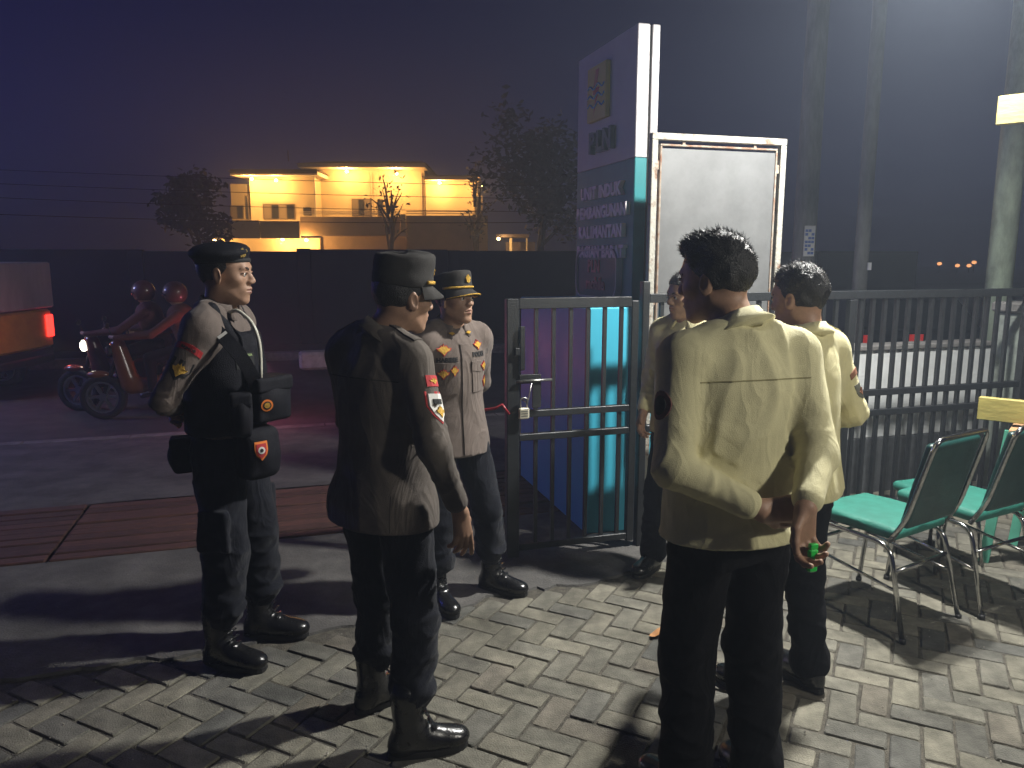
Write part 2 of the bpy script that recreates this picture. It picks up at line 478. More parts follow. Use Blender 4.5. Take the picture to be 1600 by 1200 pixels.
# edge between the block paving and the concrete apron, seen from the yard (world x,y)
EDGE = [(-3.6, 2.60), (-2.3, 2.74), (-1.72, 2.96), (-1.34, 3.06), (-1.10, 3.20), (-.62, 3.32), (-.32, 3.44), (-.13, 3.60), (.10, 3.70), (.45, 3.80), (.8, 4.05), (1.1, 4.27)]
def edge_y(x):
    for (x0, y0), (x1, y1) in zip(EDGE, EDGE[1:]):
        if x0 <= x <= x1: return y0+(y1-y0)*(x-x0)/(x1-x0)
    return EDGE[0][1] if x < EDGE[0][0] else fp((x)/FU.x, 0).y-.03
# bed under the blocks
tag(mesh_obj('yard_bed', [(-9, -6, -.0075), (9, -6, -.0075), tuple(fp(9.5, .66, -.0075)), tuple(fp(-9.5, .66, -.0075))], [(0, 1, 2, 3)], M_SAND), kind='structure')
# concrete apron with a ragged broken edge
rng = random.Random(3)
low = []; xx = -9.0
while xx < 1.15:
    y = edge_y(xx) if xx > -3.6 else 2.60+(xx+3.6)*.1
    low.append((xx, y+rng.uniform(-.028, .028))); xx += rng.uniform(.03, .075)
bev = [(x, y+.012, .004) for x, y in low]; bot = [(x, y, -.02) for x, y in low]
back = []
for x, y in low:
    u0 = (x-(-0))/FU.x; p = fp((x+FV.x*-.70)/FU.x, .70, .004); back.append((x, max(p.y, y+.02), .004))
mid = [[(x, b[1]+(t[1]-b[1])*q, .004+.0*q+rng.uniform(-.0012, .0012)) for (x, y, z), b, t in zip(bev, bev, back)] for q in (.1, .3, .6, .85)]
rows = [bot, bev]+mid+[back]; n = len(low); vv = [p for r in rows for p in r]; ff = []
for j in range(len(rows)-1):
    for i in range(n-1): ff.append((j*n+i, j*n+i+1, (j+1)*n+i+1, (j+1)*n+i))
tag(mesh_obj('apron', vv, ff, M_APRON), kind='structure')
# thin cracks in the apron are recessed joints: dark narrow strips of bed showing through
# drain channel with long rusty slats
ch = MB(); ch.obox(fp(-5, 1.25, -.30), FU*9, FV*.54, V((0, 0, .01)))
ch.obox(fp(-5, .715, -.16), FU*9, FV*.012, V((0, 0, .15))); ch.obox(fp(-5, 1.785, -.16), FU*9, FV*.012, V((0, 0, .15)))
drain = tag(ch.build('drain_channel', M_CHAN), kind='structure')
nsl = 10
sl_me = MB().box(-.99, .99, -.046, .046, -.02, 0, .005).build('slat', M_RUST, drain)
sl_me.rotation_euler = (0, 0, FA)
k_ = 0
for seg in range(8):
    for i in range(nsl):
        o = sl_me if k_ == 0 else link(sl_me.copy(), drain); k_ += 1
        o.location = fp(-12.5+seg*2.0+1.0, .78+i*.104, .004+rng.uniform(-.006, .004)); o.rotation_euler = (rng.uniform(-.03, .03), 0, FA+rng.uniform(-.004, .004))

# ------------------------------------------------------------------ block paving, herringbone
PCOL = [(.226, .212, .164), (.200, .190, .153), (.163, .157, .133), (.250, .233, .181), (.126, .124, .110), (.200, .180, .142)]
PM = []
for i, c in enumerate(PCOL):
    PM.append(mat('paver_%s' % 'abcdef'[i], c, 0.86, col2=tuple(q*.62 for q in c), scale=11, bump=0.5, bscale=150, rnd=0.14, detail=9, stain=0.45))
M_RESTP = mat('paver_rest', (.19, .178, .150), 0.86, col2=(.11, .105, .09), scale=7, bump=0.6, bscale=150, detail=9)
def paver_geo(r):
    L, W, Hh = .1020, .0490, .05; b = .006
    out = []
    for z, ins in ((-Hh, 0.001), (-.0075, 0.0), (-.0015, b*.45), (0, b*1.1)):
        ring = []
        for (sxn, syn) in ((-1, -1), (1, -1), (1, 1), (-1, 1)):
            for t in (0, 1):
                cut = .005+r.random()*.004*(1 if z > -.02 else 1)
                ax, ay = sxn*(L-ins), syn*(W-ins)
                # clip corner
                if (sxn*syn > 0) == (t == 0): ring.append((ax, ay-syn*cut, z))
                else: ring.append((ax-sxn*cut, ay, z))
        out.append([(p[0]+r.uniform(-.0012, .0012), p[1]+r.uniform(-.0012, .0012), p[2]+(r.uniform(-.001, .001) if z > -.01 else 0)) for p in ring])
    m_ = MB(); m_.loft(out); return m_
def inyard(x, y):
    u, v = to_uv((x, y))
    if x < 1.0 and y > edge_y(x)-.03: return False
    return v < .60
PA = R(-27); W1 = .1065
ca, sa = math.cos(PA), math.sin(PA)
blocks = []
for j in range(-60, 70):
    for kk in range(-40, 40):
        for typ in (0, 1):
            if typ == 0: gx, gy, rot = j+4*kk+1.0, j+.5, 0
            else: gx, gy, rot = j+4*kk+3.5, j+1.0, math.pi/2
            x, y = gx*W1, gy*W1
            X, Y = x*ca-y*sa+.35, x*sa+y*ca+2.9
            if -3.4 < X < 4.6 and 1.25 < Y < 6.0 and inyard(X, Y): blocks.append((X, Y, rot+PA))
cc_, ss_ = math.cos(R(PITCH)), math.sin(R(PITCH))
def projd(X, Y):
    dep = Y*cc_+CAM_H*ss_; return 800+FPX*X/dep, 600+FPX*(CAM_H*cc_-Y*ss_)/dep, dep
def area(b):
    px, py, dep = projd(b[0], b[1])
    vis = -60 < px < 1660 and py < 1270
    return -(1/dep**3)*(1 if vis else 1e-4)
blocks.sort(key=area)
pav = MB().obox((0.4, 2.4, -.062), V((5, 0, 0)), V((0, 3.2, 0)), V((0, 0, .004))).build('paving', M_SAND); tag(pav, kind='structure')
rr = random.Random(11)
variants = []
for mi in range(len(PM)):
    for q in range(3):
        g = paver_geo(rr); o = mesh_obj('paver', g.v, g.f, PM[mi]); variants.append(o.data); C.objects.unlink(o); bpy.data.objects.remove(o)
wts = [4, 4, 3, 3, 1.4, 1.2]
for b in blocks[:300]:
    mi = rr.choices(range(6), wts)[0]; o = bpy.data.objects.new('paver', variants[mi*3+rr.randrange(3)]); link(o, pav)
    o.location = (b[0]+rr.uniform(-.002, .002), b[1]+rr.uniform(-.002, .002), rr.uniform(-.005, .003))
    o.rotation_euler = (rr.uniform(-.016, .016), rr.uniform(-.011, .011), b[2]+rr.uniform(-.03, .03)+(math.pi if rr.random() < .5 else 0))
vv, ff, mi_ = [], [], []
geos = [paver_geo(rr) for _ in range(8)]
for b in blocks[300:]:
    g = rr.choice(geos); n0 = len(vv); a = b[2]+rr.uniform(-.03, .03); c_, s_ = math.cos(a), math.sin(a); dz = rr.uniform(-.005, .003); tx, ty = rr.uniform(-.02, .02), rr.uniform(-.015, .015)
    vv += [(b[0]+p[0]*c_-p[1]*s_, b[1]+p[0]*s_+p[1]*c_, p[2]+dz+p[0]*ty+p[1]*tx) for p in g.v]
    ff += [tuple(i+n0 for i in f) for f in g.f]; mi_ += [rr.choices(range(6), wts)[0]]*len(g.f)
rest = mesh_obj('paver_rest', vv, ff, None, pav); 
for m_ in PM: rest.data.materials.append(m_)
rest.data.polygons.foreach_set('material_index', mi_); tag(rest, kind='stuff')
# grit and small pebbles in the joints
vv, ff = [], []
for i in range(900):
    X, Y = rr.uniform(-2.4, 2.8), rr.uniform(2.1, 4.6)
    if not inyard(X, Y) and rr.random() < .75: continue
    r_ = rr.uniform(.0012, .0042)*(1.7 if rr.random() < .06 else 1); n0 = len(vv)
    vv += [(X+r_*rr.uniform(.6, 1.2)*dx, Y+r_*rr.uniform(.6, 1.2)*dy, .002+r_*.6+r_*.7*dz) for dx, dy, dz in ((1, 0, 0), (-1, 0, 0), (0, 1, 0), (0, -1, 0), (0, 0, 1), (0, 0, -1))]
    ff += [tuple(n0+i for i in t) for t in ((0, 2, 4), (2, 1, 4), (1, 3, 4), (3, 0, 4), (2, 0, 5), (1, 2, 5), (3, 1, 5), (0, 3, 5))]
tag(mesh_obj('grit', vv, ff, mat('grit_stone', (.42, .39, .33), .8, noise=.5, scale=60)), kind='stuff')
# dry leaf
M_LEAF = mat('dry_leaf', (.48, .22, .07), .7, noise=.3, scale=30)
lv, lf = grid2(0, 0, 8, 4, lambda a, b: (a*.045, b*.018*(1-a*a)**.6+.006*a*a))
leaf = mesh_obj('dry_leaf', [(x, y, .008+.012*abs(y)/.018+.008*math.sin(x*60)) for x, y in lv], lf, M_LEAF, None, True)
leaf.location = (.655, 3.22, .003); leaf.rotation_euler = (0, 0, .5); tag(leaf, 'small curled orange dry leaf lying on the grey paving blocks', 'leaf')
# ------------------------------------------------------------------ gate and fence
M_IRON = mat('iron_dark_paint', (0.016, 0.018, 0.021), 0.45, noise=0.35, scale=25, bump=0.25, bscale=120, spec=0.55)
M_STEEL = mat('worn_steel', (0.42, 0.42, 0.40), 0.35, metal=0.85, noise=0.5, scale=40)
M_CREAM = mat('padlock_cream', (0.62, 0.58, 0.46), 0.4, metal=0.2)
M_RED = mat('red_hose', (0.30, 0.02, 0.03), 0.4)
FROT = FA
gate = empty('iron_gate', tuple(fp(0, 0)), FROT); tag(gate, 'black iron gate leaf with vertical bars, padlocked, in front of the blue sign base', 'gate')
gx1 = .735
def bx(name, x0, x1, y0, y1, z0, z1, m, par, bev=.003): return MB().box(x0, x1, y0, y1, z0, z1, bev).build(name, m, par)
bx('stile', -.035, .035, -.025, .025, .02, 1.46, M_IRON, gate, .004)
bx('stile', gx1-.045, gx1, -.02, .02, .04, 1.44, M_IRON, gate, .004)
for z0, z1, nm in ((1.405, 1.462, 'top_rail'), (.815, .852, 'rail'), (.685, .722, 'rail'), (.055, .092, 'bottom_rail')):
    bx(nm, .0355, gx1-.0455, -.019, .019, z0, z1, M_IRON, gate)
b0 = MB().box(-.010, .010, -.010, .010, .0925, .6845).build('bar', M_IRON, gate); b1 = MB().box(-.010, .010, -.010, .010, .8525, 1.4045).build('bar', M_IRON, gate)
b2 = MB().box(-.010, .010, -.010, .010, .7225, .8145).build('bar', M_IRON, gate)
for i in range(6):
    for bb in (b0, b1, b2):
        o = bb if i == 0 else link(bb.copy(), gate); o.location = (.135+i*.1, 0, 0)
# bolt, hasp plate, padlock bracket
bx('handle_plate', .032, .060, -.046, -.034, 1.08, 1.315, M_IRON, gate)
bx('handle_plate_arm', .005, .034, -.045, -.027, 1.16, 1.20, M_IRON, gate)
MB().tube([(.015, -.040, 1.020), (.215, -.040, 1.022)], .0075, 8).build('sliding_bolt', M_STEEL, gate, True)
bx('bolt_plate', .03, .155, -.034, -.026, 1.005, 1.055, M_IRON, gate); bx('hasp_plate', .105, .155, -.036, -.0265, .87, 1.0045, M_IRON, gate)
MB().tube(arc_pts([(.10, -.038, 1.012), (.075, -.042, .90), (.045, -.042, .92)], .03), .004, 6).build('hasp_link', M_STEEL, gate, True)
lock = empty('padlock', tuple(fp(.052, -.048, .815)), FROT); tag(lock, 'small cream padlock hanging by its shackle from the black gate', 'padlock')
bx('lock_body', -.029, .029, -.013, .013, 0, .062, M_CREAM, lock, .006)
MB().tube(arc_pts([(-.019, 0, .06), (-.019, 0, .115), (.019, 0, .115), (.019, 0, .06)], .02, 6), .0055, 8).build('shackle', M_STEEL, lock, True)
for i in range(3): bx('engraved_line', -.018, .018, -.0142, -.0132, .016+i*.013, .021+i*.013, M_STEEL, lock, 0)
# red hose lying over the gate post
hose = MB().tube([fp(-.03, -.045, .845), fp(-.07, -.05, .90), fp(-.10, -.02, .875), fp(-.16, .03, .86), fp(-.24, .10, .86), fp(-.33, .16, .83), fp(-.40, .22, .70), fp(-.43, .25, .40), fp(-.44, .26, .02)], .008, 8).build('hose', M_RED, None, True)
tag(hose, 'thin red hose looped beside the black gate post', 'hose')
# post between gate and fence
fence = empty('iron_fence', tuple(fp(.775, 0)), FROT); tag(fence, 'long dark iron fence of vertical bars behind the green chairs', 'fence')
bx('post', -.022, .022, -.024, .024, .0, 1.545, M_IRON, fence, .004)
FL = 2.78
bx('post', FL, FL+.055, -.026, .026, 0, 1.50, M_IRON, fence, .004); bx('post', 1.37, 1.42, -.022, .022, 0, 1.42, M_IRON, fence, .004)
for z0, z1, nm in ((1.425, 1.475, 'top_rail'), (.815, .855, 'rail'), (.685, .725, 'rail'), (.085, .125, 'bottom_rail')):
    bx(nm, .0225, FL-.0005, -.02, .02, z0, z1, M_IRON, fence)
fb = [MB().box(-.0115, .0115, -.0115, .0115, a, b).build('bar', M_IRON, fence) for a, b in ((.1255, .6845), (.7255, .8145), (.8555, 1.4245))]
xs_ = [.105+.0905*i for i in range(29) if abs(.105+.0905*i-1.395) > .045]
for i, xq in enumerate(xs_):
    for bb in fb:
        o = bb if i == 0 else link(bb.copy(), fence); o.location = (xq, 0, 0)
# low white wall behind the fence
M_WHITEW = mat('white_plaster', (0.74, 0.76, 0.76), 0.85, noise=0.18, scale=6, bump=0.3, bscale=60, detail=8)
M_WALL_FOOT = mat('wall_foot_grey', (0.085, 0.09, 0.095), 0.85, noise=0.3, scale=10, bump=0.4, bscale=50)  # darker grey for the lower part of the wall
lw = empty('low_wall', tuple(fp(1.28, .48)), FROT); tag(lw, 'low white plastered wall, dark grey in its lower part, behind the iron fence', 'wall')
bx('plaster', 0, 3.6, 0, .14, .40, 1.03, M_WHITEW, lw, .006); bx('wall_foot', .002, 3.598, -.012, .15, -.01, .3995, M_WALL_FOOT, lw, .004); bx('coping', -.02, 3.62, -.018, .158, 1.0305, 1.065, M_KERB, lw, .006)
# pillar at the far end
pl = empty('gate_pillar', tuple(fp(3.64, -.02)), FROT); tag(pl, 'pale grey green concrete pillar at the right end of the fence', 'pillar')
M_PILL = mat('pillar_plaster', (0.30, 0.335, 0.30), 0.85, noise=0.35, scale=7, bump=0.4, bscale=50)
bx('shaft', 0, .34, 0, .3, 0, 1.30, M_PILL, pl, .01); bx('cap', -.03, .37, -.03, .33, 1.3005, 1.37, M_KERB, pl, .012)

# ------------------------------------------------------------------ notice board with a rusty white frame
M_FRAME = mat('peeling_white_paint', (0.36, 0.345, 0.30), 0.7, col2=(0.16, 0.075, 0.035), scale=13, bump=0.5, bscale=60, detail=9)
M_FRAME.node_tree.nodes['Color Ramp'].color_ramp.elements[0].position = .34; M_FRAME.node_tree.nodes['Color Ramp'].color_ramp.elements[1].position = .46
M_RUSTF = mat('rusty_frame', (0.20, 0.085, 0.04), 0.8, col2=(0.32, 0.29, 0.24), scale=15, bump=0.5, bscale=60, detail=9)
M_PANEL = mat('board_sheet', (0.175, 0.178, 0.180), 0.5, metal=0.2, noise=0.28, scale=4, bump=0.06, bscale=14, detail=9)
nb = empty('notice_board', tuple(fp(.87, .17)), FROT); tag(nb, 'blank grey metal notice board in a peeling white and rusty frame', 'notice board')
BW, BT, BB = .885, 2.37, 1.10
bx('leg', 0, .038, -.02, .02, 0, BT-.0385, M_FRAME, nb); bx('leg', BW-.038, BW, -.02, .02, 0, BT-.0385, M_FRAME, nb)
bx('top_rail', 0, BW, -.02, .02, BT-.038, BT, M_FRAME, nb); bx('bottom_rail', .0385, BW-.0385, -.018, .018, BB-.05, BB-.012, M_FRAME, nb)
bx('panel', .068, BW-.068, -.004, .004, BB+.02, BT-.082, M_PANEL, nb, 0)
for nm, a in (('inner_frame', (.056, .0675, -.012, .012, BB, BT-.0705)), ('inner_frame', (BW-.0675, BW-.056, -.012, .012, BB, BT-.0705)), ('inner_frame', (.056, BW-.056, -.012, .012, BT-.07, BT-.0825+.024)), ('inner_frame', (.0685, BW-.0685, -.012, .012, BB, BB+.0195))):
    bx(nm, *a, M_RUSTF, nb, .002)
for z in (BB+.3, BT-.2):
    bx('hinge', .0385, .0555, -.006, .006, z, z+.05, M_RUSTF, nb, 0)
    bx('hinge', BW-.0555, BW-.0385, -.006, .006, z, z+.05, M_RUSTF, nb, 0)
bx('hinge', .2, .216, -.006, .006, BT-.058, BT-.0385, M_RUSTF, nb, 0); bx('hinge', BW-.216, BW-.2, -.006, .006, BT-.058, BT-.0385, M_RUSTF, nb, 0)

# ------------------------------------------------------------------ company sign pylon
M_SW = mat('sign_white', (0.50, 0.47, 0.48), 0.4, noise=0.08, scale=3); M_ST = mat('sign_teal', (0.03, 0.24, 0.26), 0.35, noise=0.15, scale=3)
M_SB = mat('sign_base_blue', (0.06, 0.46, 0.64), 0.45, noise=0.06, scale=4); M_LET = mat('sign_letter', (0.78, 0.72, 0.72), 0.4); M_LETD = mat('sign_letter_dark', (0.03, 0.07, 0.11), 0.4)
M_LY = mat('logo_yellow', (0.62, 0.50, 0.10), 0.45); M_LR = mat('logo_red', (0.50, 0.04, 0.03), 0.45); M_LB = mat('logo_blue', (0.03, 0.20, 0.45), 0.45)
sg = empty('sign_pylon', tuple(fp(.98, .60)), FROT); tag(sg, 'tall white and teal company sign pylon with raised lettering on a blue base', 'sign')
SWD = .98; ZB = 2.29; ZT = 3.08
for a, b in ((0, .082), (.098, .15)):
    bx('upper_panel', a, b, 0, SWD, ZB+.002, ZT, M_SW, sg, .004); bx('lower_panel', a, b, 0, SWD, 1.385, ZB, M_ST, sg, .004)
bx('core', .0825, .0975, .012, SWD-.012, 1.385, ZT-.01, M_CHAN, sg, 0)
base = bx('base', -.43, .20, -.35, 1.0, 0, 1.384, M_SB, sg, .006)
bx('base_seam', -.4305, -.40, .30, .305, .02, 1.36, M_CHAN, base, 0)
def sign_text(s, size, yc, zc, m, par, depth=.03, name='letter', bold=.0):
    """raised letters on the face that looks to -x; each letter is a part"""
    x = 0; out = []
    adv = {'I': .34, 'M': .86, ' ': .34, 'm': .95, 'l': .3, 'i': .28, 'N': .76, 'G': .76, 'U': .74, 'D': .74}
    tot = sum(adv.get(c, .66) for c in s)*size
    pos = yc+tot/2
    for c in s:
        w_ = adv.get(c, .66)*size
        if c != ' ':
            v, f = text2(c, size, bold, depth/2)
            pts = [(-depth/2-.001+(-q[2]), pos-w_/2-q[0], zc+q[1]) for q in v]
            mesh_obj(name, pts, [t[::-1] for t in f], m, par)
        pos -= w_
sign_text('PLN', .19, .50, 2.45, M_LETD, sg, .035, bold=.008)
for i, tx in enumerate(('UNIT INDUK', 'PEMBANGUNAN', 'KALIMANTAN', 'BAGIAN BARAT')):
    sign_text(tx, (.112, .108, .112, .108)[i], .48, 2.115-.135*i, M_LET, sg, .032, bold=.005)
lg = bx('logo_plate', -.035, -.0005, .40, .72, 2.60, 2.96, M_LY, sg, .004)
v, f = star2([(-.01, .15), (-.06, -.01), (-.01, -.01), (-.04, -.15), (.06, .03), (.01, .03), (.05, .15)])
mesh_obj('logo_bolt', [(-.0365, .56-p[0], 2.78+p[1]) for p in v], [t[::-1] for t in f], M_LR, lg)
for q in range(3):
    pts = [V((-.037, .70-.28*i/14, 2.70+.06*q+.014*math.sin(i*.9))) for i in range(15)]
    MB().tube(pts, .007, 6).build('logo_wave', M_LB, lg, True)
pq = []
for (cx_, cz_, a0) in ((.14, 1.75, 0), (.62, 1.75, 90), (.62, 1.45, 180), (.14, 1.45, 270)):
    for t in range(6):
        a = R(a0+t*18); pq.append((cx_+(-.06 if False else 0)+.05*math.cos(math.pi-a if a0 in () else a)*(-1), cz_+.05*math.sin(a)))
ring = [(.19-.05, 1.78), (.62, 1.78)]
def rrect(y0, y1, z0, z1, r, n=6):
    o = []
    for (cy, cz, a0) in ((y1-r, z1-r, 0), (y0+r, z1-r, 90), (y0+r, z0+r, 180), (y1-r, z0+r, 270)):
        o += [(cy+r*math.cos(R(a0+90*t/n)), cz+r*math.sin(R(a0+90*t/n))) for t in range(n+1)]
    return o
o_ = rrect(.16, .86, 1.405, 1.72, .09); plq = MB().loft([[(-.001, y, z) for y, z in o_], [(-.03, y, z) for y, z in o_]]).build('app_plaque', M_LETD, sg)
o1 = rrect(.148, .872, 1.393, 1.732, .1)
rm = MB(); nq = len(o_)
rm.add([(-.045, y, z) for y, z in o1]+[(-.045, y, z) for y, z in o_]+[(-.0005, y, z) for y, z in o1]+[(-.0305, y, z) for y, z in o_], [(i, (i+1) % nq, nq+(i+1) % nq, nq+i) for i in range(nq)]+[(i, 2*nq+i, 2*nq+(i+1) % nq, (i+1) % nq) for i in range(nq)]+[(nq+i, nq+(i+1) % nq, 3*nq+(i+1) % nq, 3*nq+i) for i in range(nq)])
rm.build('plaque_rim', M_SW, plq)
def plaque_text(s, size, yc, zc):
    v, f = text2(s, size, .003, .004); mesh_obj('plaque_lettering', [(-.035-q[2], yc-q[0], zc+q[1]) for q in v], [t[::-1] for t in f], mat('plaque_letter', (.42, .08, .14), .5), plq)
plaque_text('PLN', .12, .55, 1.61); plaque_text('mobile', .12, .52, 1.49)

# ------------------------------------------------------------------ poles behind the fence
M_CONC = mat('pole_concrete', (0.26, 0.265, 0.26), 0.85, noise=0.35, scale=7, bump=0.4, bscale=40, streak=(1, 1, .25))
M_GPOLE = mat('pole_green', (0.30, 0.36, 0.28), 0.5, noise=0.45, scale=10, bump=0.3, bscale=40, streak=(1, 1, .4))
M_BLUEP = mat('tag_blue', (0.10, 0.18, 0.52), 0.5); M_TW = mat('tag_white', (0.75, 0.76, 0.78), 0.5)
def pole(label, X, Y, r0, r1, Hh, m, bands=()):
    o = empty('utility_pole', (X, Y, -.2)); tag(o, label, 'pole', None)
    MB().tube([(0, 0, 0), (0, 0, Hh)], [r0, r1], 20).build('shaft', m, o, True)
    MB().tube([(0, 0, .0), (0, 0, .25)], [r0*1.5, r0*1.45], 16).build('footing', M_KERB, o, True)
    return o
x, z = sx(1256, 390, 8.2); pA = pole('grey concrete utility pole with a small blue and white number plate', x, 8.2, .125, .085, 8.5, M_CONC)
mb = MB(); 
t_ = MB().box(-.055, .055, -.140, -.128, z+.16-.03, z+.16+.25+.03).build('number_plate', M_TW, pA)
for q in range(7):
    for c_ in range(3):
        if (q*3+c_*5) % 4: MB().box(-.046+c_*.032, -.018+c_*.032, -.143, -.1405, z+.15+q*.038, z+.15+q*.038+.026).build('plate_mark', M_BLUEP, t_)
x, z = sx(1344, 430, 7.4); pB = pole('slim grey pole standing between the numbered pole and green pole', x, 7.4, .07, .055, 8.0, M_CONC)
MB().box(.03, .06, -.09, -.07, z+.25, z+.32).build('clip', M_TW, pB)
x, z = sx(1562, 430, 5.75); pC = pole('thick grey green painted steel pole at the right edge, carrying the floodlight', x, 5.75, .092, .082, 6.2, M_GPOLE)
pcx = x
# floodlight on an arm of the green pole
M_HOUS = mat('floodlight_grey', (0.10, 0.10, 0.11), 0.5, metal=0.5); M_LENS = mat('floodlight_lens', (1, 1, 1), 0.3, emit=(1.0, .98, .92), estr=60)
fh = empty('floodlight', tuple(LAMP)); tag(fh, 'grey floodlight on a long arm, shining down over the forecourt', 'floodlight')
fdir = (LAMP_AIM-LAMP).normalized(); q_ = (LAMP_AIM-LAMP).to_track_quat('-Z', 'Y')
def lq(p): return q_@V(p)
mb = MB(); mb.loft([[lq((x*w_, y*w_, z)) for x, y in ((-.16, -.12), (.16, -.12), (.16, .12), (-.16, .12))] for z, w_ in ((.012, 1.02), (.05, 1.0), (.09, .7))]); mb.build('housing', M_HOUS, fh)
MB().loft([[lq((x, y, z)) for x, y in ((-.15, -.11), (.15, -.11), (.15, .11), (-.15, .11))] for z in (.006, .011)]).build('lens', M_LENS, fh)
arm_end = V((pcx, 5.75, 4.6))-LAMP
MB().tube(arc_pts([lq((0, 0, .09)), lq((0, 0, .09))+V((0.02, .1, .35)), V((arm_end.x, arm_end.y, .9)), arm_end], .25), .024, 8).build('arm', M_HOUS, fh, True)
# ------------------------------------------------------------------ people
SKIN = mat('skin', (0.40, 0.235, 0.155), 0.52, noise=0.16, scale=38, bump=0.08, bscale=260, spec=0.45)
HAIR = mat('hair_black', (0.018, 0.016, 0.016), 0.42, noise=0.4, scale=90, bump=0.5, bscale=220)
LIP = mat('lip_skin', (0.27, 0.115, 0.085), 0.5)
EYEW = mat('eye_white', (0.62, 0.58, 0.54), 0.25)
IRIS = mat('eye_iris', (0.015, 0.010, 0.008), 0.15)
BROW = mat('eyebrow_hair', (0.022, 0.017, 0.014), 0.8)
BOOT = mat('boot_leather', (0.012, 0.012, 0.013), 0.24, noise=0.5, scale=30, bump=0.12, bscale=120, spec=0.6)
SOLE = mat('boot_rubber', (0.014, 0.014, 0.014), 0.7, bump=0.2, bscale=60)
NAVY = mat('trouser_navy', (0.009, 0.010, 0.016), 0.9, noise=0.1, scale=14, bump=0.35, bscale=420, sheen=0.1, crease=0.26, spec=0.15)
BLACKC = mat('trouser_black', (0.006, 0.006, 0.008), 0.9, noise=0.1, scale=14, bump=0.35, bscale=420, crease=0.26, spec=0.15)
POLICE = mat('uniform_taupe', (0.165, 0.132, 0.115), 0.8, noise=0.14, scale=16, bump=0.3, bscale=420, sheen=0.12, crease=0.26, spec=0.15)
POLICE_SHADED = mat('uniform_taupe_shaded', (0.125, 0.105, 0.090), 0.8, noise=0.16, scale=16, bump=0.3, bscale=420, sheen=0.12, crease=0.26, spec=0.15)  # same taupe cloth as above, with its shade put into the colour
YELLOW = mat('shirt_pale_yellow', (0.74, 0.675, 0.37), 0.8, noise=0.10, scale=12, bump=0.28, bscale=380, sheen=0.1, crease=0.19)
YELLOWD = mat('shirt_pale_khaki', (0.72, 0.665, 0.39), 0.8, noise=0.10, scale=12, bump=0.28, bscale=380, sheen=0.1, crease=0.19)
VEST = mat('vest_nylon', (0.013, 0.013, 0.018), 0.7, noise=0.3, scale=20, bump=0.4, bscale=260, spec=0.15)
CAPC = mat('cap_dark_cloth', (0.045, 0.042, 0.040), 0.8, noise=0.2, scale=20, bump=0.3, bscale=400, spec=0.15)
GOLD = mat('gold_thread', (0.72, 0.42, 0.045), 0.45, metal=0.25, noise=0.35, scale=90, bump=0.6, bscale=300)
BRASS = mat('brass_badge', (0.75, 0.52, 0.16), 0.28, metal=0.9, noise=0.3, scale=60)
REDP = mat('patch_red', (0.48, 0.03, 0.035), 0.75)
WHITEP = mat('patch_white', (0.68, 0.66, 0.62), 0.75)
BLACKP = mat('patch_black', (0.012, 0.012, 0.012), 0.8)
ORANGEP = mat('patch_orange', (0.80, 0.22, 0.03), 0.7)
VIOLETP = mat('patch_violet', (0.24, 0.20, 0.55), 0.7)
LETTER = mat('lettering_black', (0.015, 0.014, 0.015), 0.8)

def rotz(a):
    return Matrix.Rotation(a, 3, 'Z')
def lerp(a, b, t): return tuple(a[i]+(b[i]-a[i])*t for i in range(3))

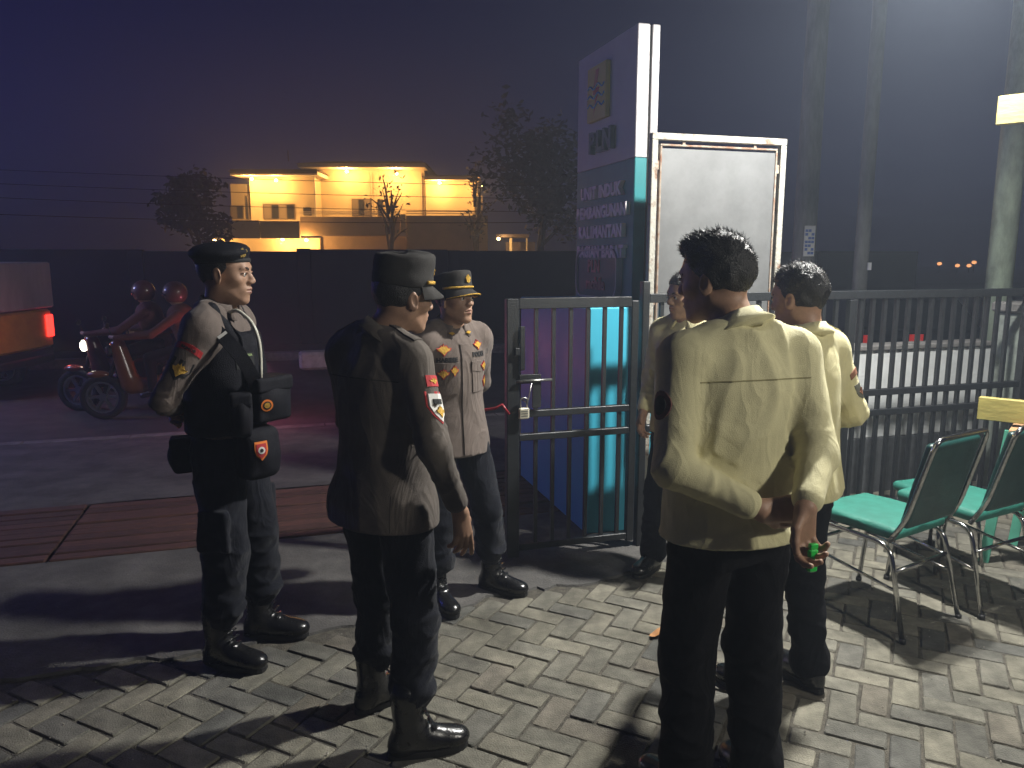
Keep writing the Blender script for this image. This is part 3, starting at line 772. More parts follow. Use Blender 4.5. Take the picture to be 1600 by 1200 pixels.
class Person:
    def __init__(s, label, loc, face, H=1.70, group=None):
        s.o = empty('person', (loc[0], loc[1], loc[2] if len(loc) > 2 else 0.0), R(face))
        tag(s.o, label, 'person', group)
        s.k = H/1.70; s.H = H
        s.body = Sdf(); s.shirt = None
        s.finez = []
    def S(s, p): return tuple(c*s.k for c in p)

    def head(s, c, yaw=0, pitch=0, roll=0, size=1.0):
        """c: head centre (ear height); yaw about z, pitch >0 looks down"""
        k = s.k*size; s.hs = k
        M = Matrix.Rotation(R(yaw), 3, 'Z') @ Matrix.Rotation(R(pitch), 3, 'Y') @ Matrix.Rotation(R(roll), 3, 'X'); s.hM = M; s.hc = V(s.S(c))
        h = lambda p: s.hc+M@(V(p)*k); s.h = h
        hr = lambda rot: M if rot is None else M@Euler(rot).to_matrix()
        b = s.body
        E = lambda c_, r, rot=None, kk=0.02, op='u', t=b: t.ell(h(c_), [x*k for x in r], hr(rot), kk*k, op)
        P = lambda a, b_, ra, rb=None, kk=0.015, op='u', t=b: t.cap(h(a), h(b_), ra*k, (rb or ra)*k, kk*k, op)
        s.E, s.P = E, P
        E((-.012, 0, .028), (.096, .075, .088)); E((.030, 0, .030), (.056, .061, .062), kk=.03); E((.030, 0, -.032), (.056, .056, .074), kk=.03)
        for y in (-1, 1):
            P((-.002, y*.046, -.052), (.060, y*.017, -.097), .019, .016, .028)
            E((.050, y*.042, -.020), (.027, .021, .019), kk=.02)
        E((.069, 0, -.099), (.019, .022, .017), kk=.02)
        P((.078, -.034, .025), (.078, .034, .025), .0115, kk=.016)
        E((.070, 0, -.060), (.024, .032, .026), kk=.02)
        for y in (-1, 1): E((.100, y*.031, .004), (.019, .019, .0125), kk=.012, op='s')
        for y in (-1, 1): E((.0765, y*.031, .003), (.0115, .0165, .0115), kk=.004)
        P((.085, 0, .014), (.1045, 0, -.024), .0085, .0118, .012)
        for y in (-1, 1): E((.097, y*.0115, -.029), (.0115, .0085, .0085), kk=.008)
        for y in (-1, 1):
            P((.083, y*.021, -.0575), (.0945, y*.003, -.0545), .0045, .0068, .006)
            P((.081, y*.018, -.0665), (.0915, y*.002, -.0685), .0050, .0072, .006)
        P((.087, -.022, -.0622), (.103, 0, -.0615), .0022, kk=.004, op='s'); P((.087, .022, -.0622), (.103, 0, -.0615), .0022, kk=.004, op='s')
        for y in (-1, 1):
            E((-.006, y*.079, -.006), (.0195, .0085, .034), (0, R(-12), R(y*22)), .008)
            E((-.001, y*.090, -.003), (.0115, .0085, .021), (0, R(-12), R(y*22)), .005, 's')
        # neck
        nb = V((h((-.02, 0, -.05)))); base = V(s.S((s.chestx-.012, 0, 1.42)))
        s.body.cap(base, nb, .062*s.k, .056*s.k, .03); s.neck_base = base; s.neck_top = nb
        z0 = s.hc.z; s.finez.append((z0-.125*k, z0+.125*k, .0034))

    def face_parts(s):
        k = s.k; h = s.h
        n = s.hM@V((1, 0, 0)); up = s.hM@V((0, 0, 1))
        for y in (-1, 1):
            sd = Sdf(); sd.ell(h((.0775, y*.031, .0022)), [.0125*k]*3, None)
            e = sdf_obj('eye', sd, EYEW, s.o, .0028)
            c = h((.088, y*.0315, .0020))
            decal('iris', sd, disc2(.0055*k, 10, rings=1), c, n, up, IRIS, e, 0.0006, .0006, far=.03)
            v = [(x*k, z*k) for x, z in [(-.019, -.002), (-.006, .0025), (.008, .002), (.019, -.004), (.019, .001), (.008, .0075), (-.006, .008), (-.019, .003)]]
            if y > 0: v = [(-a, b) for a, b in v][::-1]
            decal('eyebrow', s.body, star2(v), h((.09, y*.033, .0215)), n, up, BROW, s.o, 0.0003, .0015, far=.04)
            lidv, lidf = grid2(0, 0, 6, 2, lambda a, b: (a*.0165*k, (.0045+.0058*(1-a*a)+b*.0022)*k))
            decal('eyelid', Sdf().extend(s.body).extend(sd), (lidv, lidf), h((.088, y*.031, .002)), n, up, SKIN, s.o, 0.0002, .0012, far=.03)
        for nm, zc, hh, w in (('upper_lip', -.0560, .0038, .021), ('lower_lip', -.0675, .0044, .018)):
            g = grid2(0, 0, 8, 2, lambda a, b: (a*w*k, b*hh*k*math.sqrt(max(0.05, 1-a*a))))
            decal(nm, s.body, g, h((.095, 0, zc)), n, up, LIP, s.o, -.0008, .001, far=.03)

    def torso(s, chestx=0.0, lean=0.0, belly=0.0):
        s.chestx = chestx; s.lean = lean; s.belly = belly
        S = s.k
        st = [(.86, 0, 0, .10, .15), (.95, 0, 0, .10, .155), (1.08, .4*chestx, 0, .095, .14), (1.25, .9*chestx, 0, .10, .155), (1.36, chestx, 0, .085, .15), (1.43, chestx-.005, 0, .055, .085)]
        s.body.loft([[v*S for v in r] for r in st], .03)

    def legs(s, feet, m=NAVY, mode='boot', thick=1.0, cargo=False, knee_bend=.03, boot_h=.23, toe_m=BOOT, hem=0.03):
        """feet: [(x,y,yaw) left, right]"""
        k = s.k; tr = Sdf(); s.trousers = tr
        tr.loft([[v*k for v in r] for r in [(.80, 0, 0, .09, .145), (.90, -.008, 0, .112, .160), (.98, -.005, 0, .105, .152), (1.02, 0, 0, .098, .142)]], .04)
        s.knees = []
        for side, (fx, fy, yaw) in zip((1, -1), feet):
            hip = V((0, side*.088*k, .90*k)); an = V((fx, fy, .10*k))
            d = V((math.cos(R(yaw)), math.sin(R(yaw)), 0))
            kn = hip.lerp(an, .53)+d*knee_bend
            s.knees.append(kn)
            s.body.cap(hip, kn, .075*k, .05*k, .03); s.body.cap(kn, an, .045*k, .022*k, .02)
            tr.cap(hip, kn, .090*k*thick, .072*k*thick, .035)
            if mode == 'boot':
                lo = kn.lerp(an, .62); lo2 = kn.lerp(an, .72)
                tr.cap(kn, lo, .072*k*thick, .068*k*thick, .03)
                tr.ell(lo, (.071*k*thick, .070*k*thick, .045*k), None, .02)
                tr.cap(lo, lo2, .066*k, .05*k, .02)
            else:
                bt = V((an.x-.005*d.x, an.y-.005*d.y, hem+.075))
                tr.cap(kn, bt, .073*k*thick, .070*k*thick, .03)
                tr.ell(bt, (.074, .070, .07), None, .02)
            if cargo:
                mid = hip.lerp(kn, .72)
                tr.box(mid+V((0, side*.085*k, 0)), (.065*k, .018*k, .085*k), .012, rotz(R(yaw)*.6), .012)
            # boot
            T = rotz(R(yaw)); o = V((fx, fy, 0)); t = lambda p: o+T@(V(p)*k)
            bt = Sdf()
            el = lambda c, r, kk=.02, rot=None: bt.ell(t(c), [x*k for x in r], T if rot is None else T@Euler(rot).to_matrix(), kk)
            el((-.035, 0, .045), (.052, .041, .055)); bt.cap(t((-.012, 0, .08)), t((-.018, 0, boot_h)), .050*k, .056*k, .03)
            bt.cap(t((.0, 0, .085)), t((.11, 0, .052)), .046*k, .032*k, .03); el((.075, .0, .04), (.085, .047, .036), .03); el((.145, 0, .040), (.060, .049, .037), .02)
            if boot_h > .15:
                for q in range(5): bt.cap(t((.038+.011*(4-q), -.026, .075+.026*q)), t((.040+.011*(4-q), .026, .075+.026*q)), .006*k, kk if (kk := .006*k) else None, .006)
            bt.plane((0, 0, .016), (0, 0, -1))
            bo = sdf_obj('boot', bt, toe_m, s.o, .0065)
            ol = []
            for i in range(24):
                a = 2*math.pi*i/24; cx = .055+.145*math.cos(a); w = .046+.010*math.sin(max(-1.2, min(1.2, (cx-.06)*12)))
                ol.append(t((cx, w*math.copysign(abs(math.sin(a))**.75, math.sin(a)), 0)))
            z = [.0, .004, .022, .024]; ins = [.97, 1, 1, .93]; cc = t((.055, 0, 0))
            mb = MB(); mb.loft([[((p.x-cc.x)*q+cc.x, (p.y-cc.y)*q+cc.y, zz) for p in ol] for zz, q in zip(z, ins)])
            mb.build('sole', SOLE, bo)
        amp = .006*k
        def disp(P):
            d = np.zeros(len(P), dtype=f32)
            z = P[:, 2]/k
            n = snoise(P, 17, 1); n2 = snoise(P*np.array([1, 1, 2.2], dtype=f32), 24, 3)
            d += amp*.9*(1-np.abs(n)*2.6).clip(-.6, 1)+amp*.35*n
            wz = np.exp(-((z-.46)/.13)**2)+1.6*np.exp(-((z-.24)/.11)**2)+.8*np.exp(-((z-.82)/.08)**2)
            d += amp*.8*wz*(1-np.abs(n2)*2.6).clip(-.5, 1)
            return d
        tr.disp = disp
        lo = None
        if mode != 'boot': tr.cut.append((A3((0, 0, hem)), A3((0, 0, -1))))
        s.tro = sdf_obj('trousers', tr, m, s.o, .0085)

    def arms(s, L, Rr, hands=True):
        """L,R: dict(sh, el, wr, dir, palm, curl) in metres for a 1.70 m figure"""
        k = s.k; s.arm = {}
        for side, a in ((1, L), (-1, Rr)):
            sh = V(s.S(a.get('sh', (s.chestx-.005, side*.166, 1.372)))); el = V(s.S(a['el'])); wr = V(s.S(a['wr']))
            s.arm[side] = (sh, el, wr)
            s.body.cap(sh, el, .046*k, .038*k, .02); s.body.cap(el, wr, .038*k, .026*k, .02)
            if a.get('hand', True): s.hand(side, wr, a.get('dir', wr-el), a.get('palm', (0, -side, 0)), a.get('curl', (20, 22, 24, 28)), a.get('thumb', 25), a.get('spread', 1.0))

    def hand(s, side, wr, d, palm, curl, thumb, spread):
        k = s.k*1.0; d = V(d).normalized(); n = V(palm); n = (n-d*n.dot(d)).normalized()
        # thumb side vector t: for a hanging arm with palm inward the thumb points forward
        t = d.cross(n)*(1 if side < 0 else -1)
        t = t.normalized()
        b = s.body; B = lambda p: wr+(d*p[0]+t*p[1]+n*p[2])*k
        kn = [(.088, .027, 0), (.092, .009, -.002), (.087, -.009, -.001), (.079, -.026, .002)]
        for q in kn:
            b.cap(B((.004, q[1]*.62, 0)), B(q), .0145*k, .0112*k, .012)
        b.ell(B((.045, 0, .005)), (.035*k, .035*k, .035*k), None, .01) if False else None
        ln = [(.042, .025, .020), (.046, .029, .021), (.042, .027, .020), (.033, .020, .018)]
        for q, l, cu, sp in zip(kn, ln, curl, (.10, .03, -.05, -.13)):
            p = V(q); ang = 0.0
            for i, (seg, rr) in enumerate(zip(l, (.0100, .0092, .0082))):
                ang += R(cu)*(1.0 if i == 0 else 1.15 if i == 1 else .7)
                e = p+V((math.cos(ang)*seg, math.sin(sp)*seg*spread*math.cos(ang), math.sin(ang)*seg))
                b.cap(B(p), B(e), rr*k, (rr-.0008)*k, .004); p = e
        a = R(thumb)
        p0 = V((.018, .020, .008)); p1 = p0+V((.038*math.cos(a+.25), .036*math.sin(a+.35), .012)); p2 = p1+V((.032*math.cos(a*.6), .026*math.sin(a*.6), .010)); p3 = p2+V((.024, .010*math.sin(a*.5), .008))
        b.cap(B(p0), B(p1), .0155*k, .0125*k, .012); b.cap(B(p1), B(p2), .0115*k, .0102*k, .005); b.cap(B(p2), B(p3), .0102*k, .0085*k, .004)
        c = B((.09, 0, .02)); s.finez.append((c.z-.12, c.z+.12, .0042))

    def make_shirt(s, m, hem=.80, boxy=0.0, wide=1.0, flare=1.0, name='shirt', fold=1.0, cuff=True, seed=0, loose=1.0, hemtilt=0.0):
        k = s.k; cx = s.chestx; sh = Sdf(); s.shirt = sh
        st = [(hem, -.004, 0, .146*flare, .206*flare), (.88, -.004, 0, .142*flare, .198*flare), (.97, 0, 0, .130, .184+boxy*.6), (1.08, .4*cx+s.belly*.4, 0, .118+s.belly*.4, .170+boxy), (1.20, .8*cx, 0, .120, .174+boxy*.6), (1.30, cx, 0, .116, .176), (1.37, cx, 0, .098, .160), (1.415, cx-.006, 0, .074, .115), (1.45, cx-.010, 0, .067, .078)]
        sh.loft([[r[0]*k, r[1]*k, r[2]*k, r[3]*k*wide, r[4]*k*wide] for r in st], .03)
        for side in (1, -1):
            a, e, wv = s.arm[side]
            sh.cap(V((s.S((cx-.006, side*.085, 1.405)))), a+V((0, -side*.01*k, 0)), .050*k, .060*k, .04)
            sh.cap(V(s.S((cx-.024, side*.042, 1.458))), V(s.S((cx-.012, side*.150, 1.402))), .034*k, .048*k, .04)
            sh.cap(a, e, .064*k*loose, .055*k*loose, .035)
            cuffp = e.lerp(wv, .84)
            sh.cap(e, cuffp, .053*k*loose, .039*k*loose, .02)
            dv = (wv-e).normalized()
            if cuff: sh.cap(e.lerp(wv, .68), cuffp, .0405*k*loose, .0400*k*loose, .004)
        arms = [(A3(s.arm[q][0]), A3(s.arm[q][1]), A3(s.arm[q][2])) for q in (1, -1)]
        amp = .0075*k*fold
        rg = lambda q: (1-np.abs(q)*2.6).clip(-.7, 1)
        def disp(P):
            z = P[:, 2]/k
            Pw = P+.03*np.stack([snoise(P, 9, 5+seed), snoise(P, 8, 9+seed), snoise(P, 7, 2+seed)], 1).astype(f32)
            n = snoise(Pw*np.array([1, 1, .45], dtype=f32), 26, seed)
            n3 = snoise(Pw*np.array([1, 1, .8], dtype=f32), 11, seed+4)
            d = amp*(.75*rg(n)*np.clip(.55+n3, 0, 1.2)+.5*n3)
            dA = np.full(len(P), 9., dtype=f32)
            for (a, e, wv) in arms:
                L1 = np.linalg.norm(e-a); u1 = (e-a)/L1; t1 = (P-a)@u1; r1 = np.linalg.norm(P-a-t1[:, None]*u1, axis=1)
                L2 = np.linalg.norm(wv-e)+1e-6; u2 = (wv-e)/L2; t2 = (P-e)@u2; r2 = np.linalg.norm(P-e-np.clip(t2, 0, 9)[:, None]*u2, axis=1)
                on2 = (r2 < .085)*(t2 > -.05)*(t2 < L2+.03); on1 = (r1 < .085)*(t1 > .06)*(t1 < L1)
                w = snoise(P, 19, 7+seed)
                rings = rg(np.sin((t2+.5*(P[:, 0]-e[0])+.4*r2)*52+w*3.2))*np.clip(1.1-t2/L2, 0.1, 1.0)*np.clip(.6+snoise(P, 23, 3+seed), 0, 1.2)
                d = np.where(on2, amp*.8*rings+amp*.35*n, d)
                rings1 = rg(np.sin((t1+.6*(P[:, 0]-a[0]))*40+w*3.4))*np.clip(t1/L1*1.3-.25, 0, 1)*np.clip(.5+snoise(P, 21, 5+seed), 0, 1.2)
                d = np.where(on1 & ~on2.astype(bool), amp*(.6*rings1+.45*n3), d)
                dA = np.minimum(dA, np.abs(t2-L2*.9)+(r2 > .09)*9)
            d *= np.clip((z-hem)/.03, .25, 1)
            d *= np.clip(dA/.06, .15, 1)
            return d
        sh.disp = disp
        for side in (1, -1):
            a, e, wv = s.arm[side]; dv = (wv-e).normalized()
        sh_o = sdf_obj(name, sh, m, s.o, .0068)
        s.shirt_o = sh_o
        return sh_o

    def collar(s, m, open_=28, h=.044, wide=.97, fold=.035):
        k = s.k; b = s.neck_base; t = s.neck_top; ax = (t-b).normalized()
        bx = ax.cross(V((0, 1, 0))).normalized(); bx = V((1, 0, 0)) - ax*ax.x; bx.normalize(); by = ax.cross(bx)
        o = b+ax*.004*k; N = 30
        prof = [(.066, -.012), (.068, h*.6), (.070, h), (.074, h+.003), (.080, h*.6), (.080+fold*.55, h-fold), (.077+fold*.55, h-fold-.003), (.074, .0)]
        rings = []
        for i in range(N+1):
            a = R(open_)+(2*math.pi-2*R(open_))*i/N
            fr = max(0, math.cos(a)); bk = max(0, -math.cos(a))
            ring = []
            for j, (r, z) in enumerate(prof):
                rr = r*wide*(1.0+.06*abs(math.sin(a))); zz = z
                zz += (-.010*fr+.012*bk)+.008
                if j in (5, 6): zz -= .018*max(0, math.cos(a)); rr += .016*max(0, math.cos(a))**2
                ring.append(o+(bx*math.cos(a)+by*math.sin(a))*rr*k*1.0+ax*zz*k)
            rings.append(ring)
        mb = MB(); mb.loft(rings, cap=True); return mb.build('collar', m, s.o, True)

    def hair(s, style='short', seed=1, spikes=1400, grey=False):
        """short black hair: a shell over the skull and many fine tufts"""
        sd = Sdf(); k = s.hs; h = s.h; M = s.hM
        top = {'short': .014, 'crop': .006, 'quiff': .018}[style]
        sd.ell(h((-.014, 0, .030)), [.1015*k, .0805*k, .0935*k], M, .01)
        if top > .01:
            sd.ell(h((.000, 0, .062)), [.088*k, .071*k, (.056+top)*k], M, .03)
            if style == 'quiff': sd.ell(h((.055, .005, .098)), [.040*k, .052*k, .026*k], M, .03)
        n = M@V((.72, 0, -.69)); sd.plane(h((.088, 0, .082)), n, 's', .006)
        sd.plane(h((-.06, 0, -.072)), M@V((.15, 0, -1)), 's', .006)
        # temples
        for y in (-1, 1): sd.ell(h((.083, y*.062, .035)), [.042*k, .03*k, .034*k], M, .008, 's')
        amp = .0035*k if style != 'crop' else .0015*k
        sd.disp = lambda P: amp*snoise(P, 95, seed)+amp*.8*snoise(P, 60, seed+3)
        v, f = mesh_sdf(sd, .0042)
        rng = np.random.default_rng(seed)
        # tufts
        cen = np.array(h((-.01, 0, .02))); upv = np.array(M@V((0, 0, 1))); fw = np.array(M@V((1, 0, 0)))
        pick = rng.choice(len(v), min(spikes, len(v)), replace=False); TV = []; TF = []
        base = len(v)
        for p in v[pick]:
            nrm = p-cen; nrm /= np.linalg.norm(nrm); hgt = float(nrm@upv)
            L = (.004+.012*max(0, hgt))*k*(1.0 if style != 'crop' else .45)*rng.uniform(.6, 1.5)
            dr = nrm*.75+fw*(.45 if style != 'crop' else .1)+rng.normal(0, .35, 3); dr /= np.linalg.norm(dr)
            sdv = np.cross(dr, rng.normal(0, 1, 3)); sdv /= np.linalg.norm(sdv)+1e-9
            b0 = base+len(TV); TV += [p-dr*.002+sdv*.0013*k, p-dr*.002-sdv*.0013*k, p+dr*L]; TF.append((b0, b0+1, b0+2))
        allv = np.concatenate([v, np.array(TV)]); faces = f.tolist()+TF
        o = mesh_obj('hair', allv, faces, HAIR, s.o, True)
        return o

    def finish_body(s):
        lo, hi = s.body.bounds()
        return sdf_obj('body', s.body, SKIN, s.o, .012, finez=s.finez, finexy=.0042)

    def service_cap(s, m=CAPC, braid=True, emblem=True, tall=1.0):
        """soft peaked cap with a flat top, visor, gold braid"""
        k = s.hs; h = s.h; M = s.hM
        sd = Sdf()
        rows = []
        # crown built in head space by ellipses along head z -> use stacked flattened ellipsoids clipped
        crown = Sdf()
        N = 44; rings = []
        prof = [(.040, 1.00, 1.0), (.046, 1.03, 1.0), (.075, 1.045, 1.0), (.078, 1.03, 1.0), (.105*tall, 1.045, 1.0), (.126*tall, 1.03, 1.0), (.134*tall, .97, 1.0), (.138*tall, .85, 1), (.139*tall, .5, 1), (.138*tall, .08, 1)]
        for z, q, _ in prof:
            ring = []
            for i in range(N):
                a = 2*math.pi*i/N; x = -.010+.103*q*math.cos(a); y = .083*q*math.sin(a)
                zz = z+(.010*math.cos(a) if z > .1 else 0)+.0012*math.sin(7*a+z*90)
                ring.append(h((x, y, zz)))
            rings.append(ring)
        mb = MB(); mb.loft(rings); crown_o = mb.build('cap_crown', m, s.o, True)
        # visor
        nu, nv = 22, 6; top = []; bot = []
        for j in range(nv+1):
            for i in range(nu+1):
                a = R(-74+148*i/nu); t = j/nv
                L = .050*(max(0.0, math.cos(a*1.12)))**.55
                x = -.010+(.104)*math.cos(a)+L*t*math.cos(a*.55); y = (.084)*math.sin(a)+L*t*math.sin(a*.55)*.8
                z = .046-.030*t-.016*(math.sin(a)**2)*t+.004
                top.append(h((x, y, z))); bot.append(h((x, y, z-.004)))
        n1 = nu+1; F = []
        for j in range(nv):
            for i in range(nu):
                q = j*n1+i; F += [(q, q+1, q+n1+1, q+n1), (q+len(top), q+n1+len(top), q+n1+1+len(top), q+1+len(top))]
        for i in range(nu):
            q = nv*n1+i; F.append((q, q+1, q+1+len(top), q+len(top)))
        vo = mesh_obj('visor', top+bot, F, m, crown_o, True)
        if braid:
            pts = [V(top[nv*n1+i])+s.hM@V((.001, 0, .001)) for i in range(n1)]
            mb = MB(); mb.tube(pts, .0032*k, 6); mb.build('visor_braid', GOLD, crown_o, True)
            pts = [h((-.010+.109*math.cos(R(-80+160*i/20)), .0885*math.sin(R(-80+160*i/20)), .057)) for i in range(21)]
            mb = MB(); mb.tube(pts, .0058*k, 8); mb.build('cap_cord', GOLD, crown_o, True)
        else:
            mb = MB()
            pts = [h((-.010+.1085*math.cos(R(-62+40*i/8)), .0880*math.sin(R(-62+40*i/8)), .060)) for i in range(9)]
            mb.tube(pts, .0065*k, 8); mb.build('cap_cord', GOLD, crown_o, True)
        if emblem:
            mb = MB()
            for (dy, dz, r) in [(0, 0, .009), (-.009, .004, .0065), (.009, .004, .0065), (0, .013, .007), (-.007, -.008, .006), (.007, -.008, .006), (0, -.012, .006), (-.005, .010, .005), (.005, .010, .005)]:
                c = h((.0985, dy, .095+dz)); mb.obox(c, M@V((.004, 0, 0))*k, M@V((0, r*.8, r*.5))*k, M@V((0, -r*.4, r*.8))*k)
            mb.build('cap_emblem', GOLD, crown_o)
        return crown_o

    def beret(s):
        k = s.hs; h = s.h; M = s.hM; sd = Sdf()
        sd.ell(h((-.012, 0, .045)), [.104*k, .083*k, .060*k], M, .02)
        sd.ell(h((-.020, -.012, .085)), [.118*k, .098*k, .036*k], M@Euler((R(10), R(-4), 0)).to_matrix(), .03)
        sd.plane(h((.05, 0, .048)), M@V((.10, 0, -1)), 's', .008)
        sd.disp = lambda P: .002*snoise(P, 34, 3)
        o = sdf_obj('beret', sd, VEST, s.o, .0055)
        mb = MB(); N = 40
        for z0, z1 in ((.040, .056),):
            rg = []
            for z, q in ((z0, 1.0), (z0+.002, 1.03), (z1-.002, 1.03), (z1, 1.0)):
                rg.append([h((-.012+.1045*q*math.cos(2*math.pi*i/N), .084*q*math.sin(2*math.pi*i/N), z-.014*math.cos(2*math.pi*i/N)*-.6)) for i in range(N)])
            mb.loft(rg, cap=False)
        mb.build('beret_band', BLACKP, o, True)
        mb = MB(); n = M@V((.85, -.5, 0.1)).normalized(); 
        for (dy, dz, r) in [(0, 0, .010), (-.012, .005, .008), (.012, .005, .008), (-.021, .009, .006), (.021, .009, .006), (0, .013, .007), (-.006, -.010, .006), (.006, -.010, .006), (-.013, -.006, .005), (.013, -.006, .005)]:
            a = R(-32)+dy*9; c = h((-.012+.110*math.cos(a), .089*math.sin(a), .082+dz))
            mb.obox(c, n*.004*k, V((-n.y, n.x, 0))*r*.7*k+V((0, 0, r*.3*k)), V((0, 0, r*.75*k))-V((-n.y, n.x, 0))*r*.3*k)
        mb.build('beret_badge', BRASS, o)
        return o
# ------------------------------------------------------------------ house across the road
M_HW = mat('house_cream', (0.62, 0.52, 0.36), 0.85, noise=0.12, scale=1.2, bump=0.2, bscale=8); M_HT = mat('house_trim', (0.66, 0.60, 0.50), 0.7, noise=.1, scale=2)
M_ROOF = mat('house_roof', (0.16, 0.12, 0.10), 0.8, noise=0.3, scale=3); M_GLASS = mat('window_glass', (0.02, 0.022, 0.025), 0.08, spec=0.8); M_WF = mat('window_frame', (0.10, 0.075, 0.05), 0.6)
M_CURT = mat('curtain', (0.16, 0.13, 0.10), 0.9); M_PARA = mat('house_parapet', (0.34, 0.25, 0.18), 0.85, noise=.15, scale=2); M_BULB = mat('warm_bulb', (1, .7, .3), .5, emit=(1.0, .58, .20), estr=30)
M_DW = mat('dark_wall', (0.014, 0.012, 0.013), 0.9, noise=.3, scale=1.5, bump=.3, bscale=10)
house = empty('house', (0, 0, 0)); tag(house, 'two storey cream house lit by warm lamps under its eaves across the road', 'house')
HY = 38.0
def hb(name, p0, p1, Y, dep, m, par=None, front=0.0):
    """box whose front face covers the picture rectangle p0..p1 at distance Y+front"""
    x0, z1 = sx(p0[0], p0[1], Y+front); x1, z0 = sx(p1[0], p1[1], Y+front)
    return MB().box(x0, x1, Y+front, Y+front+dep, z0, z1, 0).build(name, m, par or house)
def hpx(cx, cy): return 320+cx/2.963, 220+cy/2.963
def HB(name, a, b, dep, m, front=0.0, par=None): return hb(name, hpx(*a), hpx(*b), HY, dep, m, par, front)
lampspots = []
def HL(cx, cy, front, e=1.0): lampspots.append((cx, cy, front, e))
# left block
HB('wall', (205, 168), (516, 372), 4.0, M_HW, .0)
HB('wall', (118, 200), (204, 372), 3.0, M_HW, 1.6)
HB('pillar', (500, 140), (516, 372), .25, M_HT, -.30)
# mid and right blocks
HB('wall', (517, 118), (1020, 352), 5.0, M_HW, 1.2); HB('wall', (1021, 186), (1262, 352), 5.0, M_HW, .9)
for xq in (770, 1000): HB('pilaster', (xq, 150), (xq+7, 350), .06, M_HT, 1.13)
# eaves: slabs reaching forward, with roofs on top
def eave(a, b, zc, th, fr, dep, rise):
    x0, z = sx(*hpx(a, zc), HY+fr); x1, _ = sx(*hpx(b, zc), HY+fr)
    e = MB().box(x0, x1, HY+fr, HY+fr+dep, z, z+th).build('eave', M_HT, house)
    MB().loft([[(x0-.1, HY+fr-.1, z+th+.003), (x1+.1, HY+fr-.1, z+th+.003), (x1+.1, HY+fr+dep, z+th+.003), (x0-.1, HY+fr+dep, z+th+.003)], [(x0+.5, HY+fr+dep*.5-.05, z+th+rise), (x1-.5, HY+fr+dep*.5-.05, z+th+rise), (x1-.5, HY+fr+dep*.5+.05, z+th+rise), (x0+.5, HY+fr+dep*.5+.05, z+th+rise)]]).build('roof', M_ROOF, house)
eave(116, 520, 158, .16, -1.0, 6.0, .42); eave(430, 1018, 122, .18, -.2, 7.0, .5); eave(1015, 1262, 180, .14, -.2, 6.5, .4)
HB('fascia', (115, 132), (520, 150), .05, M_ROOF, -1.06)
# balconies, parapets, posts
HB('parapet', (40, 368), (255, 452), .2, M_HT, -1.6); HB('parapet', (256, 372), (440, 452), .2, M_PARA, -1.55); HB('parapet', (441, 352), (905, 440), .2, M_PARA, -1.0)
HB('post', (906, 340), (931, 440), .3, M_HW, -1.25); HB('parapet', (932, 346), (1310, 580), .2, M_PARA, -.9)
for zq in (331, 340):
    x0, z = sx(*hpx(440, zq), HY-1.0); x1, _ = sx(*hpx(905, zq), HY-1.0); MB().box(x0, x1, HY-1.0, HY-.96, z, z+.035).build('railing', M_HT, house)
    x0, z = sx(*hpx(932, zq-2), HY-.9); x1, _ = sx(*hpx(1250, zq-2), HY-.9); MB().box(x0, x1, HY-.9, HY-.86, z, z+.035).build('railing', M_HT, house)
HB('lower_wall', (60, 450), (540, 640), .3, M_HW, -.4)
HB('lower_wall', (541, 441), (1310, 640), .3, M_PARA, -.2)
def window(a, b, n, front, curtain=False):
    x0, z1 = sx(*hpx(*a), HY+front); x1, z0 = sx(*hpx(*b), HY+front); t = .05
    w_ = MB().box(x0, x1, HY+front-.05, HY+front-.002, z0, z1).build('window', M_WF, house)
    ww = (x1-x0-t)/n
    for i in range(n):
        MB().box(x0+t+i*ww, x0+i*ww+ww, HY+front-.062, HY+front-.0505, z0+t, z1-t).build('pane', M_GLASS if not curtain or i % 2 else M_CURT, w_)
window((270, 292), (420, 365), 4, 0, True); window((680, 268), (772, 350), 3, 1.2, True); window((800, 270), (828, 350), 1, 1.2); window((118, 300), (182, 362), 2, 1.6, True)
window((184, 250), (208, 366), 1, -.01); window((1250, 255), (1286, 350), 1, .85)
HB('air_conditioner', (455, 308), (487, 345), .3, M_DW, -.34)
MB().tube([V((sx(*hpx(388, 95), HY+2)[0], HY+2, sx(*hpx(388, 95), HY+2)[1])), V((sx(*hpx(385, 45), HY+2)[0], HY+2, sx(*hpx(385, 45), HY+2)[1]))], .03, 6).build('aerial', M_WF, house)
for cx_, cy_, fr, e in [(217, 176, -.5, 1.0), (330, 183, -.5, .8), (657, 142, .6, 1.3), (887, 152, .6, 1.2), (1087, 196, .4, 1.1), (1287, 206, .2, .7), (360, 457, -.9, .9), (470, 460, -.9, .9), (45, 462, -.9, .7)]:
    x, z = sx(*hpx(cx_, cy_), HY+fr)
    b_ = Sdf().ell((x, HY+fr, z), (.085, .085, .07), None); sdf_obj('eave_lamp', b_, M_BULB, house, .03)
    l = bpy.data.lights.new('eave_lamp_light', 'POINT'); l.energy = 230*e; l.color = (1.0, .50, .13); l.shadow_soft_size = .08
    lo_ = bpy.data.objects.new('eave_lamp_light', l); link(lo_); lo_.location = (x, HY+fr-.30, z-.16)
